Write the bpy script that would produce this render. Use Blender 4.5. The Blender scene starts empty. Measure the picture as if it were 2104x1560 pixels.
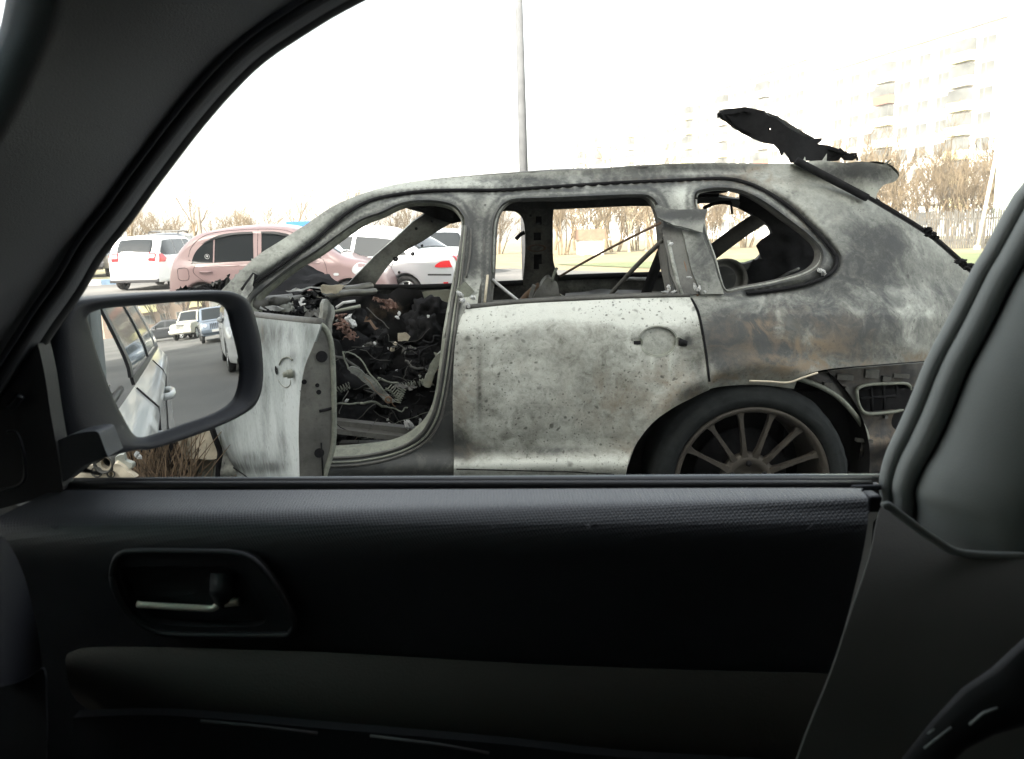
DEBUG_MIRROR = False
import bpy, bmesh, math, random
import numpy as np
from mathutils import Vector, Matrix, noise
from mathutils.geometry import delaunay_2d_cdt
random.seed(7)
scene = bpy.context.scene
COL = scene.collection
R_ = math.radians

# ------------------------------------------------------------------ camera
F0 = 1650.0; CX, CY = 1052.0, 780.0; CAMZ = 1.23
TH = R_(10.03); RO = R_(1.5)
cF = Vector((0, math.cos(TH), -math.sin(TH)))
cR0 = Vector((1, 0, 0)); cU0 = Vector((0, math.sin(TH), math.cos(TH)))
cR = math.cos(RO)*cR0 - math.sin(RO)*cU0
cU = math.sin(RO)*cR0 + math.cos(RO)*cU0
CAM = Vector((0, 0, CAMZ))
cd = bpy.data.cameras.new('camera'); cam = bpy.data.objects.new('camera', cd); COL.objects.link(cam)
M = Matrix((cR, cU, -cF)).transposed().to_4x4(); M.translation = CAM
cam.matrix_world = M
cd.sensor_width = 36; cd.lens = 36*F0/2104; cd.clip_start = 0.02; cd.clip_end = 3000
cd.dof.use_dof = True; cd.dof.focus_distance = 3.0; cd.dof.aperture_fstop = 13
scene.camera = cam
scene.render.resolution_x = 1024; scene.render.resolution_y = 759

# ------------------------------------------------------------------ light
SUN = Vector((-0.42, -0.66, 0.62)).normalized()
w = bpy.data.worlds.new("World"); scene.world = w; w.use_nodes = True
nt = w.node_tree; bg = nt.nodes['Background']
sky = nt.nodes.new('ShaderNodeTexSky'); sky.sky_type = 'NISHITA'; sky.sun_disc = False
sky.sun_elevation = math.asin(SUN.z); sky.sun_rotation = math.atan2(SUN.x, SUN.y)
sky.air_density = 1.0; sky.dust_density = 4.0; sky.ozone_density = 0.6
hs = nt.nodes.new('ShaderNodeHueSaturation'); hs.inputs['Saturation'].default_value = .42; nt.links.new(sky.outputs[0], hs.inputs['Color'])
wb = nt.nodes.new('ShaderNodeMix'); wb.data_type = 'RGBA'; wb.blend_type = 'MULTIPLY'; wb.inputs[0].default_value = 1; wb.inputs[7].default_value = (1.0, 1.0, .93, 1); nt.links.new(hs.outputs[0], wb.inputs[6]); nt.links.new(wb.outputs[2], bg.inputs[0]); bg.inputs[1].default_value = 0.15
sd = bpy.data.lights.new('sun', 'SUN'); sd.energy = 4.0; sd.angle = R_(0.5); sd.color = (1.0, .95, .86)
so = bpy.data.objects.new('sun', sd); COL.objects.link(so)
so.rotation_euler = (-SUN).to_track_quat('-Z', 'Y').to_euler()
vs = scene.view_settings; vs.view_transform = 'Standard'; vs.look = 'None'; vs.gamma = 1; vs.use_curve_mapping = False
vs.exposure = 2.3
scene.cycles.max_bounces = 8; scene.cycles.diffuse_bounces = 4; scene.cycles.glossy_bounces = 4
scene.cycles.use_denoising = True

# ------------------------------------------------------------------ projection of picture points onto real surfaces
def ray(px, py):
    return cF + cR*((px-CX)/F0) + cU*((CY-py)/F0)
def P(px, py, Y):
    d = ray(px, py); return CAM + d*(Y/d.y)
def PL(px, py, p0, n):
    d = ray(px, py); t = (p0-CAM).dot(n)/d.dot(n); return CAM + d*t
def gsurf(g):
    def f(px, py):
        Y = g(1.0, 0.0)
        for _ in range(7):
            p = P(px, py, Y); Y = g(p.z, p.x)
        return P(px, py, Y)
    return f
def table(pts, sig=0.012):
    z = np.linspace(pts[0][0]-.2, pts[-1][0]+.2, 900)
    y = np.interp(z, [p[0] for p in pts], [p[1] for p in pts])
    k = max(1, int(3*sig/(z[1]-z[0]))); xs = np.arange(-k, k+1)*(z[1]-z[0])
    w = np.exp(-xs**2/(2*sig**2)); w /= w.sum()
    y = np.convolve(np.pad(y, k, mode='edge'), w, mode='valid')
    return lambda v: float(np.interp(v, z, y))

# ------------------------------------------------------------------ object helpers
def tag(o, label=None, cat=None, group=None, kind=None):
    if label: o['label'] = label
    if cat: o['category'] = cat
    if group: o['group'] = group
    if kind: o['kind'] = kind
    return o
def thing(name, label, cat, loc=(0, 0, 0), rotz=0, group=None):
    o = bpy.data.objects.new(name, None); COL.objects.link(o); o.location = loc; o.rotation_euler = (0, 0, rotz)
    o.empty_display_size = .1
    return tag(o, label, cat, group)
def link(name, me, mat, parent=None, world=False):
    o = bpy.data.objects.new(name, me); COL.objects.link(o)
    if mat is not None and len(me.materials) == 0: me.materials.append(mat)
    if parent is not None:
        o.parent = parent
        if world:
            q = parent; m = Matrix.Identity(4)
            while q is not None:
                b = q.matrix_basis.copy() if not q.parent else q.matrix_parent_inverse @ q.matrix_basis
                m = b @ m; q = q.parent
            o.matrix_parent_inverse = m.inverted()
    return o
def copy_tree(o, parent=None):
    c = o.copy(); COL.objects.link(c); c.parent = parent
    for ch in list(o.children): copy_tree(ch, c)
    return c

class MB:
    def __init__(s): s.v = []; s.f = []; s.sm = []
    def add(s, vs, fs, sm=False):
        b = len(s.v); s.v += [tuple(v) for v in vs]; s.f += [tuple(b+i for i in f) for f in fs]; s.sm += [sm]*len(fs)
        return s
    def box(s, c, d, rot=None, bev=0):
        x, y, z = d[0]/2, d[1]/2, d[2]/2
        vs = [Vector((i*x, j*y, k*z)) for i in (-1, 1) for j in (-1, 1) for k in (-1, 1)]
        if rot is not None: vs = [rot @ v for v in vs]
        vs = [v+Vector(c) for v in vs]
        return s.add(vs, [(0,1,3,2),(4,6,7,5),(0,4,5,1),(2,3,7,6),(0,2,6,4),(1,5,7,3)])
    def tube(s, pts, r, n=8, cap=True, sm=True, flat=1.0):
        pts = [Vector(p) for p in pts]; m = len(pts)
        if m < 2: return s
        rs = r if isinstance(r, (list, tuple)) else [r]*m
        vs = []; up = None
        for i, p in enumerate(pts):
            t = (pts[min(i+1, m-1)]-pts[max(i-1, 0)])
            if t.length < 1e-9: t = Vector((0, 0, 1))
            t.normalize()
            if up is None:
                up = t.cross(Vector((0, 0, 1)));
                if up.length < .1: up = t.cross(Vector((0, 1, 0)))
            up = (up - t*up.dot(t)).normalized(); sd = t.cross(up)
            for k in range(n):
                a = 2*math.pi*k/n; vs.append(p+(up*math.cos(a)*flat+sd*math.sin(a))*rs[i])
        fs = [(i*n+k, i*n+(k+1) % n, (i+1)*n+(k+1) % n, (i+1)*n+k) for i in range(m-1) for k in range(n)]
        if cap: fs += [tuple(range(n-1, -1, -1)), tuple((m-1)*n+k for k in range(n))]
        return s.add(vs, fs, sm)
    def lathe(s, prof, c, n=48, axis='Y', sm=True, a0=0, a1=2*math.pi):
        """prof: (r, h) along the axis"""
        full = abs(a1-a0-2*math.pi) < 1e-6; na = n if full else n+1
        vs = []
        for r, h in prof:
            for k in range(na):
                a = a0+(a1-a0)*k/n
                if axis == 'Y': v = (r*math.cos(a), h, r*math.sin(a))
                elif axis == 'Z': v = (r*math.cos(a), r*math.sin(a), h)
                else: v = (h, r*math.cos(a), r*math.sin(a))
                vs.append(Vector(v)+Vector(c))
        fs = []
        for i in range(len(prof)-1):
            for k in range(n):
                k2 = (k+1) % na
                fs.append((i*na+k, i*na+k2, (i+1)*na+k2, (i+1)*na+k))
        return s.add(vs, fs, sm)
    def grid(s, rows, sm=True, closed=False):
        nr, nc = len(rows), len(rows[0]); vs = [v for r in rows for v in r]
        fs = [(i*nc+j, i*nc+(j+1) % nc, (i+1)*nc+(j+1) % nc, (i+1)*nc+j) for i in range(nr-1) for j in range(nc if closed else nc-1)]
        return s.add(vs, fs, sm)
    def mesh(s, name):
        me = bpy.data.meshes.new(name); me.from_pydata(s.v, [], s.f); me.validate(clean_customdata=False)
        if len(me.polygons) == len(s.sm): me.polygons.foreach_set('use_smooth', s.sm)
        return me
    def build(s, name, mat, parent=None, world=True, bev=0, subsurf=0, solid=0, fixn=False):
        me = s.mesh(name)
        if fixn:
            b = bmesh.new(); b.from_mesh(me); bmesh.ops.recalc_face_normals(b, faces=b.faces); b.to_mesh(me); b.free()
        o = link(name, me, mat, parent, world)
        if solid: m = o.modifiers.new('s', 'SOLIDIFY'); m.thickness = solid; m.offset = 0
        if bev: m = o.modifiers.new('b', 'BEVEL'); m.width = bev; m.segments = 2; m.limit_method = 'ANGLE'; m.angle_limit = R_(35)
        if subsurf: m = o.modifiers.new('u', 'SUBSURF'); m.levels = subsurf; m.render_levels = subsurf
        return o

def crom(pts, k=4, closed=True):
    """Catmull-Rom through the points; a point given with a third item stays a sharp corner"""
    n = len(pts); out = []
    rng = range(n if closed else n-1)
    for i in rng:
        p1 = pts[i]; p2 = pts[(i+1) % n]
        p0 = pts[(i-1) % n] if (closed or i > 0) else p1
        p3 = pts[(i+2) % n] if (closed or i+2 < n) else p2
        if len(p1) > 2: p0 = p1
        if len(p2) > 2: p3 = p2
        for j in range(k):
            t = j/k; t2 = t*t; t3 = t2*t
            out.append(tuple(.5*((2*p1[c])+(-p0[c]+p2[c])*t+(2*p0[c]-5*p1[c]+4*p2[c]-p3[c])*t2+(-p0[c]+3*p1[c]-3*p2[c]+p3[c])*t3) for c in (0, 1)))
    if not closed: out.append(tuple(pts[-1][:2]))
    return out
def inpoly(x, y, poly):
    px = np.array([p[0] for p in poly]); py = np.array([p[1] for p in poly])
    qx, qy = np.roll(px, -1), np.roll(py, -1)
    x = np.asarray(x)[:, None]; y = np.asarray(y)[:, None]
    c = ((py > y) != (qy > y)) & (x < (qx-px)*(y-py)/np.where(qy == py, 1e-9, qy-py)+px)
    return c.sum(1) % 2 == 1
def resample(poly, step):
    out = []; n = len(poly)
    for i in range(n):
        a, b = poly[i], poly[(i+1) % n]; L = math.hypot(b[0]-a[0], b[1]-a[1]); m = max(1, int(math.ceil(L/step)))
        out += [(a[0]+(b[0]-a[0])*j/m, a[1]+(b[1]-a[1])*j/m) for j in range(m)]
    return out
def tri2d(outer, holes, step):
    loops = [resample(outer, step)]+[resample(h, step) for h in holes]
    vs = []; es = []
    for lp in loops:
        b = len(vs); vs += lp; es += [(b+i, b+(i+1) % len(lp)) for i in range(len(lp))]
    E = np.array(vs)
    x0, y0 = E.min(0); x1, y1 = E.max(0)
    g = []
    row = 0; yy = y0
    while yy < y1:
        xx = x0+(step/2 if row % 2 else 0)
        while xx < x1: g.append((xx, yy)); xx += step
        yy += step*.87; row += 1
    if g:
        G = np.array(g)
        m = inpoly(G[:, 0], G[:, 1], loops[0])
        for h in loops[1:]: m &= ~inpoly(G[:, 0], G[:, 1], h)
        G = G[m]
        if len(G):
            d = np.full(len(G), 1e9)
            for i in range(0, len(E), 400):
                e = E[i:i+400]; d = np.minimum(d, np.sqrt(((G[:, None, :]-e[None])**2).sum(2)).min(1))
            vs = vs+[tuple(p) for p in G[d > step*.55]]
    r = delaunay_2d_cdt([Vector(v) for v in vs], es, [], 0, 1e-6)
    V = [(v.x, v.y) for v in r[0]]; T = [tuple(t) for t in r[2]]
    c = np.array([(sum(V[i][0] for i in t)/3, sum(V[i][1] for i in t)/3) for t in T])
    m = inpoly(c[:, 0], c[:, 1], loops[0])
    for h in loops[1:]: m &= ~inpoly(c[:, 0], c[:, 1], h)
    T = [t for t, k in zip(T, m) if k]
    return V, T
def panel(name, outer, holes, surf, mat, parent, step=10, thick=.004, tint=None, toward=None, world=True, jit=0.0, jf=20.0):
    """closed sheet of real thickness whose outline is given in 2D and laid on a surface"""
    V, T = tri2d(outer, holes, step)
    W = [surf(*v) for v in V]
    if jit: W = [p+noise.noise_vector(p*jf)*jit for p in W]
    bm = bmesh.new(); bv = [bm.verts.new(p) for p in W]
    for t in T:
        try: bm.faces.new([bv[i] for i in t])
        except ValueError: pass
    bm.normal_update()
    s = sum((f.normal*f.calc_area() for f in bm.faces), Vector())
    cen = sum(W, Vector())/len(W)
    tw = (toward if toward is not None else CAM-cen)
    if s.dot(tw) < 0:
        bmesh.ops.reverse_faces(bm, faces=bm.faces[:]); bm.normal_update()
    bm.verts.index_update(); nn = [v.normal.copy() for v in bv]
    for f in bm.faces: f.smooth = True
    if thick:
        be = [e for e in bm.edges if len(e.link_faces) == 1]
        bk = [bm.verts.new(p-n*thick) for p, n in zip(W, nn)]
        idx = {v: i for i, v in enumerate(bv)}
        fr = list(bm.faces)
        for f in fr:
            g = bm.faces.new([bk[idx[l.vert]] for l in reversed(f.loops)]); g.smooth = True
        for e in be:
            f = e.link_faces[0]; a, b = e.verts
            for l in f.loops:
                if l.edge == e: a = l.vert; b = l.link_loop_next.vert
            g = bm.faces.new([b, a, bk[idx[a]], bk[idx[b]]])
            e.smooth = False
        for e in bm.edges:
            if len(e.link_faces) == 2 and e.calc_face_angle(0) > .9: e.smooth = False
    bm.normal_update()
    me = bpy.data.meshes.new(name); bm.to_mesh(me); bm.free()
    if tint:
        at = me.color_attributes.new('tint', 'FLOAT_COLOR', 'POINT'); n = len(V)
        cols = [tint(*v) for v in V]; cols = cols+cols if thick else cols
        cols = [tuple(c)+(1.0,) for c in cols][:len(me.vertices)]
        at.data.foreach_set('color', [x for c in cols for x in c])
    return link(name, me, mat, parent, world)
def blobs(lst, base=(0, 0, 0)):
    def f(px, py):
        c = list(base)
        for (x, y, rx, ry, ch, a) in lst:
            g = a*math.exp(-((px-x)/rx)**2-((py-y)/ry)**2)
            c[ch] += g
        return [min(1, max(0, v)) for v in c]
    return f

# ------------------------------------------------------------------ materials
def mat(name, col=(.5, .5, .5), rough=.5, metal=0, spec=.5, emit=None, coat=0, trans=0, alpha=1, bump=0, bscale=200, vary=0, vscale=5):
    m = bpy.data.materials.new(name); m.use_nodes = True; n = m.node_tree; b = n.nodes['Principled BSDF']
    b.inputs['Base Color'].default_value = (*col, 1); b.inputs['Roughness'].default_value = rough
    b.inputs['Metallic'].default_value = metal; b.inputs['Specular IOR Level'].default_value = spec
    b.inputs['Coat Weight'].default_value = coat; b.inputs['Coat Roughness'].default_value = .05
    b.inputs['Transmission Weight'].default_value = trans
    if bump or vary:
        tc = n.nodes.new('ShaderNodeTexCoord')
    if bump:
        t = n.nodes.new('ShaderNodeTexNoise'); t.inputs['Scale'].default_value = bscale; t.inputs['Detail'].default_value = 4
        n.links.new(tc.outputs['Object'], t.inputs['Vector'])
        bp = n.nodes.new('ShaderNodeBump'); bp.inputs['Strength'].default_value = bump; bp.inputs['Distance'].default_value = .002
        n.links.new(t.outputs[0], bp.inputs['Height']); n.links.new(bp.outputs[0], b.inputs['Normal'])
    if vary:
        t = n.nodes.new('ShaderNodeTexNoise'); t.inputs['Scale'].default_value = vscale; t.inputs['Detail'].default_value = 6
        n.links.new(tc.outputs['Object'], t.inputs['Vector'])
        mr = n.nodes.new('ShaderNodeMapRange'); mr.inputs[1].default_value = .3; mr.inputs[2].default_value = .7
        mr.inputs[3].default_value = 1-vary; mr.inputs[4].default_value = 1+vary
        n.links.new(t.outputs[0], mr.inputs[0])
        mx = n.nodes.new('ShaderNodeMix'); mx.data_type = 'RGBA'; mx.blend_type = 'MULTIPLY'; mx.inputs[0].default_value = 1
        mx.inputs[6].default_value = (*col, 1); n.links.new(mr.outputs[0], mx.inputs[7]); n.links.new(mx.outputs[2], b.inputs['Base Color'])
    return m
def burnt(name, ash=(.43, .445, .395), mid=(.088, .091, .08), dark=(.036, .038, .038), rust=(.165, .125, .08), spots=1.0, scale=1.0, rough=.62, metal=.25, lo=.37, hi=.66, streak=0.0):
    """bare burnt sheet metal: ash film, scale, soot and rust; 'tint' (R soot and painted shade, G rust, B ash and painted light) says where each lies"""
    m = bpy.data.materials.new(name); m.use_nodes = True; n = m.node_tree; b = n.nodes['Principled BSDF']; L = n.links
    tc = n.nodes.new('ShaderNodeTexCoord'); at = n.nodes.new('ShaderNodeAttribute'); at.attribute_name = 'tint'
    sp = n.nodes.new('ShaderNodeSeparateColor'); L.new(at.outputs['Color'], sp.inputs[0])
    mp = n.nodes.new('ShaderNodeMapping'); L.new(tc.outputs['Object'], mp.inputs[0])
    if streak: mp.inputs['Scale'].default_value = (1+streak, 1+streak, 1)
    def noi(s, det=6, ro=.6, dist=0, v=None):
        t = n.nodes.new('ShaderNodeTexNoise'); t.inputs['Scale'].default_value = s*scale; t.inputs['Detail'].default_value = det
        t.inputs['Roughness'].default_value = ro; t.inputs['Distortion'].default_value = dist; L.new((v or mp).outputs[0], t.inputs['Vector']); return t
    def math_(op, a, c, cl=False):
        q = n.nodes.new('ShaderNodeMath'); q.operation = op; q.use_clamp = cl
        for i, x in enumerate((a, c)):
            if isinstance(x, (int, float)): q.inputs[i].default_value = x
            else: L.new(x, q.inputs[i])
        return q.outputs[0]
    def mrange(x, a, c, d, e):
        q = n.nodes.new('ShaderNodeMapRange'); L.new(x, q.inputs[0])
        for i, v in enumerate((a, c, d, e)): q.inputs[i+1].default_value = v
        return q.outputs[0]
    def mix(fac, A, B):
        q = n.nodes.new('ShaderNodeMix'); q.data_type = 'RGBA'; L.new(fac, q.inputs[0])
        for i, x in ((6, A), (7, B)):
            if isinstance(x, tuple): q.inputs[i].default_value = (*x, 1)
            else: L.new(x, q.inputs[i])
        return q.outputs[2]
    n1 = noi(3.2, 8, .68, .5); n2 = noi(22, 8, .72, .8); n3 = noi(75, 5, .7); n7 = noi(7.5, 7, .68, .7)
    s = math_('ADD', math_('MULTIPLY', n1.outputs[0], .50), math_('MULTIPLY', n2.outputs[0], .50))
    s = math_('ADD', s, math_('MULTIPLY', math_('SUBTRACT', n3.outputs[0], .5), .20))
    s = math_('ADD', s, math_('MULTIPLY', sp.outputs[2], .35))
    s = math_('SUBTRACT', s, math_('MULTIPLY', sp.outputs[0], .22))
    f1 = mrange(s, lo, hi, 0, 1)
    c = mix(f1, mid, ash)
    # soot patches and painted shade
    f2 = math_('MULTIPLY', sp.outputs[0], mrange(n7.outputs[0], .38, .62, .25, 1.65))
    f2 = math_('ADD', f2, mrange(n2.outputs[0], .3, .7, -.18, .18))
    f2 = math_('MULTIPLY', mrange(f2, .06, .66, 0, 1), mrange(n2.outputs[0], .32, .66, 1.0, .62))
    c = mix(f2, c, dark)
    # rust
    nr = noi(9, 6, .68, 1.0)
    f3 = math_('MULTIPLY', sp.outputs[1], mrange(nr.outputs[0], .38, .64, .1, 1.8)); f3 = math_('ADD', f3, mrange(n2.outputs[0], .3, .7, -.12, .12)); f3 = mrange(f3, .08, .85, 0, .85)
    c = mix(f3, c, rust)
    if spots:
        for sc, th, am in ((20, .26, .42), (44, .36, .50), (85, .40, .45), (150, .40, .35)):
            vo = n.nodes.new('ShaderNodeTexVoronoi'); vo.inputs['Scale'].default_value = sc
            dm = noi(18, 2, .5)
            ad = n.nodes.new('ShaderNodeMix'); ad.data_type = 'RGBA'; ad.blend_type = 'LINEAR_LIGHT'; ad.inputs[0].default_value = .02
            L.new(tc.outputs['Object'], ad.inputs[6]); L.new(dm.outputs['Color'], ad.inputs[7]); L.new(ad.outputs[2], vo.inputs['Vector'])
            sc_ = n.nodes.new('ShaderNodeSeparateColor'); L.new(vo.outputs['Color'], sc_.inputs[0])
            rad = mrange(sc_.outputs[0], .55, 1.0, 0, th)
            msk = math_('MULTIPLY', mrange(math_('SUBTRACT', rad, vo.outputs['Distance']), -.02, .13, 0, 1), am*spots)
            big = noi(4.5, 2, .5, 0); msk = math_('MULTIPLY', msk, mrange(big.outputs[0], .36, .54, .15, 1))
            c = mix(msk, c, tuple(x*.42 for x in mid))
    L.new(c, b.inputs['Base Color'])
    b.inputs['Metallic'].default_value = metal
    L.new(mrange(n2.outputs[0], .3, .7, rough-.12, rough+.15), b.inputs['Roughness'])
    if rough > .8: b.inputs['Specular IOR Level'].default_value = .08
    bp = n.nodes.new('ShaderNodeBump'); bp.inputs['Strength'].default_value = .5; bp.inputs['Distance'].default_value = .0025
    L.new(math_('ADD', n2.outputs[0], math_('MULTIPLY', n1.outputs[0], 2.0)), bp.inputs['Height']); L.new(bp.outputs[0], b.inputs['Normal'])
    return m

M_ = {}
M_['side'] = burnt('burnt_side')
M_['door'] = burnt('burnt_door', ash=(.50, .515, .465), mid=(.135, .136, .112), spots=1.5, lo=.38, hi=.65)
M_['fdoor'] = burnt('burnt_front_door', ash=(.48, .515, .51), mid=(.15, .178, .168), spots=.6, lo=.34, hi=.68, streak=.9)
M_['soot'] = burnt('sooty_metal', ash=(.13, .13, .115), mid=(.05, .048, .043), dark=(.015, .015, .016), spots=.5)
M_['char'] = burnt('charred_metal', ash=(.022, .022, .023), mid=(.008, .008, .0085), dark=(.004, .004, .0045), spots=0, metal=0, rough=.88)
M_['greenash'] = burnt('olive_burnt_metal', ash=(.30, .31, .25), mid=(.10, .11, .09), dark=(.02, .022, .02), spots=.6)
M_['white_ash'] = burnt('white_ash', ash=(.58, .59, .57), mid=(.28, .28, .27), dark=(.1, .1, .1), spots=0, metal=0)
M_['rusty'] = burnt('rusty_steel', ash=(.18, .115, .07), mid=(.09, .055, .035), dark=(.03, .02, .015), spots=0)
M_['copper'] = burnt('scorched_copper', ash=(.24, .135, .10), mid=(.08, .045, .035), dark=(.04, .03, .02), spots=0, metal=0)
M_['tyre_burnt'] = burnt('burnt_tyre', ash=(.028, .031, .031), mid=(.009, .0105, .0105), dark=(.012, .012, .012), spots=.3, metal=0, rough=.86)
M_['rim_burnt'] = burnt('burnt_rim', ash=(.08, .07, .055), mid=(.03, .026, .021), dark=(.03, .03, .03), rust=(.22, .15, .07), spots=0)
M_['cream'] = burnt('scorched_cream_panel', ash=(.62, .55, .42), mid=(.34, .30, .22), dark=(.05, .05, .04), spots=.5, metal=0)
M_['blackplastic'] = mat('black_plastic', (.018, .019, .022), .55, bump=.25, bscale=900)
M_['rubber'] = mat('rubber', (.016, .016, .017), .5)
# ------------------------------------------------------------------ setting
def asphalt():
    m = bpy.data.materials.new('asphalt'); m.use_nodes = True; n = m.node_tree; b = n.nodes['Principled BSDF']; L = n.links
    tc = n.nodes.new('ShaderNodeTexCoord')
    a = n.nodes.new('ShaderNodeTexNoise'); a.inputs['Scale'].default_value = .35; a.inputs['Detail'].default_value = 8; L.new(tc.outputs['Object'], a.inputs[0])
    c = n.nodes.new('ShaderNodeTexNoise'); c.inputs['Scale'].default_value = 40; c.inputs['Detail'].default_value = 3; L.new(tc.outputs['Object'], c.inputs[0])
    mx = n.nodes.new('ShaderNodeMath'); mx.operation = 'MULTIPLY_ADD'; L.new(c.outputs[0], mx.inputs[0]); mx.inputs[1].default_value = .35; L.new(a.outputs[0], mx.inputs[2])
    r = n.nodes.new('ShaderNodeValToRGB'); L.new(mx.outputs[0], r.inputs[0])
    r.color_ramp.elements[0].position = .4; r.color_ramp.elements[0].color = (.045, .045, .043, 1)
    r.color_ramp.elements[1].position = .9; r.color_ramp.elements[1].color = (.13, .125, .115, 1)
    L.new(r.outputs[0], b.inputs['Base Color']); b.inputs['Roughness'].default_value = .85
    bp = n.nodes.new('ShaderNodeBump'); bp.inputs['Strength'].default_value = .4; bp.inputs['Distance'].default_value = .01; L.new(c.outputs[0], bp.inputs['Height']); L.new(bp.outputs[0], b.inputs['Normal'])
    return m
M_['asphalt'] = asphalt()
def grassmat(name, c0, c1, s=.6):
    m = bpy.data.materials.new(name); m.use_nodes = True; n = m.node_tree; b = n.nodes['Principled BSDF']; L = n.links
    tc = n.nodes.new('ShaderNodeTexCoord')
    a = n.nodes.new('ShaderNodeTexNoise'); a.inputs['Scale'].default_value = s; a.inputs['Detail'].default_value = 10; a.inputs['Roughness'].default_value = .7; L.new(tc.outputs['Object'], a.inputs[0])
    r = n.nodes.new('ShaderNodeValToRGB'); L.new(a.outputs[0], r.inputs[0])
    r.color_ramp.elements[0].position = .35; r.color_ramp.elements[0].color = (*c0, 1)
    r.color_ramp.elements[1].position = .65; r.color_ramp.elements[1].color = (*c1, 1)
    L.new(r.outputs[0], b.inputs['Base Color']); b.inputs['Roughness'].default_value = .9
    return m
M_['drygrass'] = grassmat('dry_grass', (.125, .105, .055), (.20, .168, .095))
M_['greengrass'] = grassmat('spring_grass', (.062, .088, .03), (.115, .125, .055), 1.2)
M_['verge'] = grassmat('verge_earth', (.055, .055, .025), (.12, .11, .055), 3)
def sheet(name, poly, z, m, kind='structure', step=None):
    mb = MB(); mb.add([(x, y, z) for x, y in poly], [tuple(range(len(poly)))])
    o = mb.build(name, m); tag(o, kind=kind); return o
sheet('ground', [(-450, -300), (450, -300), (450, 600), (-450, 600)], -.012, M_['drygrass'])
sheet('road', [(-70, -11), (90, -11), (90, 5), (40, 12), (7, 22), (0, 33), (-14, 28.2), (-30, 26.5), (-70, 25)], 0, M_['asphalt'])
sheet('verge_ground', [(-60, 25.7), (-30, 27.0), (-14.3, 28.7), (-14, 40), (-60, 40)], .06, M_['verge'])
sheet('grass_field', [(8, 23), (30, 15), (60, 14), (60, 36.5), (12, 36.5), (2, 36)], .012, M_['greengrass'])
# painted kerb, white and blue stones in turn
M_['kerbw'] = mat('kerb_white', (.62, .62, .58), .8, vary=.3, vscale=4); M_['kerbb'] = mat('kerb_blue', (.16, .24, .33), .8, vary=.3, vscale=4)
kp = [P(128, 580, 26.9), P(245, 580, 27.9)]
for v in kp: v.z = 0
kd = (kp[1]-kp[0]); kl = kd.length; kd.normalize(); nk = 3
ang = math.atan2(kd.y, kd.x)
for i in range(nk):
    c = kp[0]+kd*(i+.5)*kl/nk
    mb = MB(); mb.box((0, 0, .07), (kl/nk*.985, .2, .22))
    o = mb.build('kerb_stone', M_['kerbb'] if i % 2 == 0 else M_['kerbw'], bev=.015)
    o.location = c; o.rotation_euler = (0, 0, ang)
    tag(o, ('blue painted kerb stone farthest left, beside the dark window pillar', 'white painted kerb stone between two blue ones', 'blue painted kerb stone just left of the white estate')[i], 'kerb stone', 'painted kerb stones')

# ---------------- poles
M_['pole'] = mat('pole_grey', (.10, .103, .106), .95, vary=.15); M_['woodpole'] = mat('pole_wood', (.16, .13, .10), .8, vary=.3); M_['paleconc'] = mat('pale_concrete', (.42, .40, .36), .85, vary=.15)
def pole(pa, pb, Y, r, label, m, ext=0, cat='pole', name='lamp_post'):
    a = P(*pa, Y); b = P(*pb, Y); d = (a-b); b0 = b-d*(b.z/d.z)     # run the axis down to the ground
    top = a+d.normalized()*ext
    t = thing(name, label, cat, b0)
    mb = MB(); mb.tube([b0, b0+(top-b0)*.5, top], [r*1.15, r, r*.85], 14); mb.build('shaft', m, t)
    mb = MB(); mb.lathe([(r*1.9, 0), (r*1.9, .12), (r*1.25, .2), (r*1.1, .22)], b0, 16, 'Z'); mb.build('foot', m, t)
    return t, top
t, top = pole((1064, -60), (1076, 350), 20, .10, 'tall grey lamp post rising behind the burnt car', M_['pole'], 1.2)
mb = MB(); mb.tube([top, top+Vector((.4, -.3, .35)), top+Vector((1.3, -1.0, .45))], .05, 8); mb.build('arm', M_['pole'], t)
mb = MB(); mb.tube([top+Vector((1.2, -.92, .44)), top+Vector((1.5, -1.15, .46)), top+Vector((1.9, -1.45, .46))], [.06, .13, .07], 10); mb.build('lamp', M_['pole'], t)
pole((405, 425), (412, 480), 34, .085, 'short brown wooden post behind the pale pink hatchback', M_['woodpole'], 0, name='wooden_post', cat='post')
t, top = pole((2071, 198), (2030, 400), 42, .09, 'thin leaning pole among the bare bushes on the right', M_['paleconc'], 0, name='leaning_pole')
t, top = pole((1736, 150), (1728, 330), 60, .06, 'thin distant utility pole behind the raised charred tailgate', M_['paleconc'], 0, name='utility_pole')

# ---------------- apartment buildings
M_['wall_pale'] = mat('wall_pale', (.78, .76, .72), .9, vary=.05, vscale=.4)
M_['wall_shade'] = mat('wall_rendered', (.40, .38, .34), .9, vary=.12, vscale=.5)
M_['wall_brick'] = mat('wall_brick', (.30, .22, .17), .9, vary=.15, vscale=.6)
M_['win_pale'] = mat('window_pale', (.115, .12, .115), .7, spec=.1, vary=.5, vscale=.35)
M_['win_dark'] = mat('window_glass_dark', (.05, .06, .07), .1, vary=.3, vscale=.5)
M_['frame'] = mat('window_frame', (.30, .30, .29), .6)
M_['balc'] = mat('balcony_panel', (.50, .47, .40), .8, vary=.15, vscale=.3)
M_['balc_y'] = mat('balcony_panel_yellow', (.58, .55, .30), .8); M_['balc_r'] = mat('balcony_panel_brown', (.22, .10, .07), .8)
M_['roofing'] = mat('roofing', (.2, .19, .18), .9)
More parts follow.
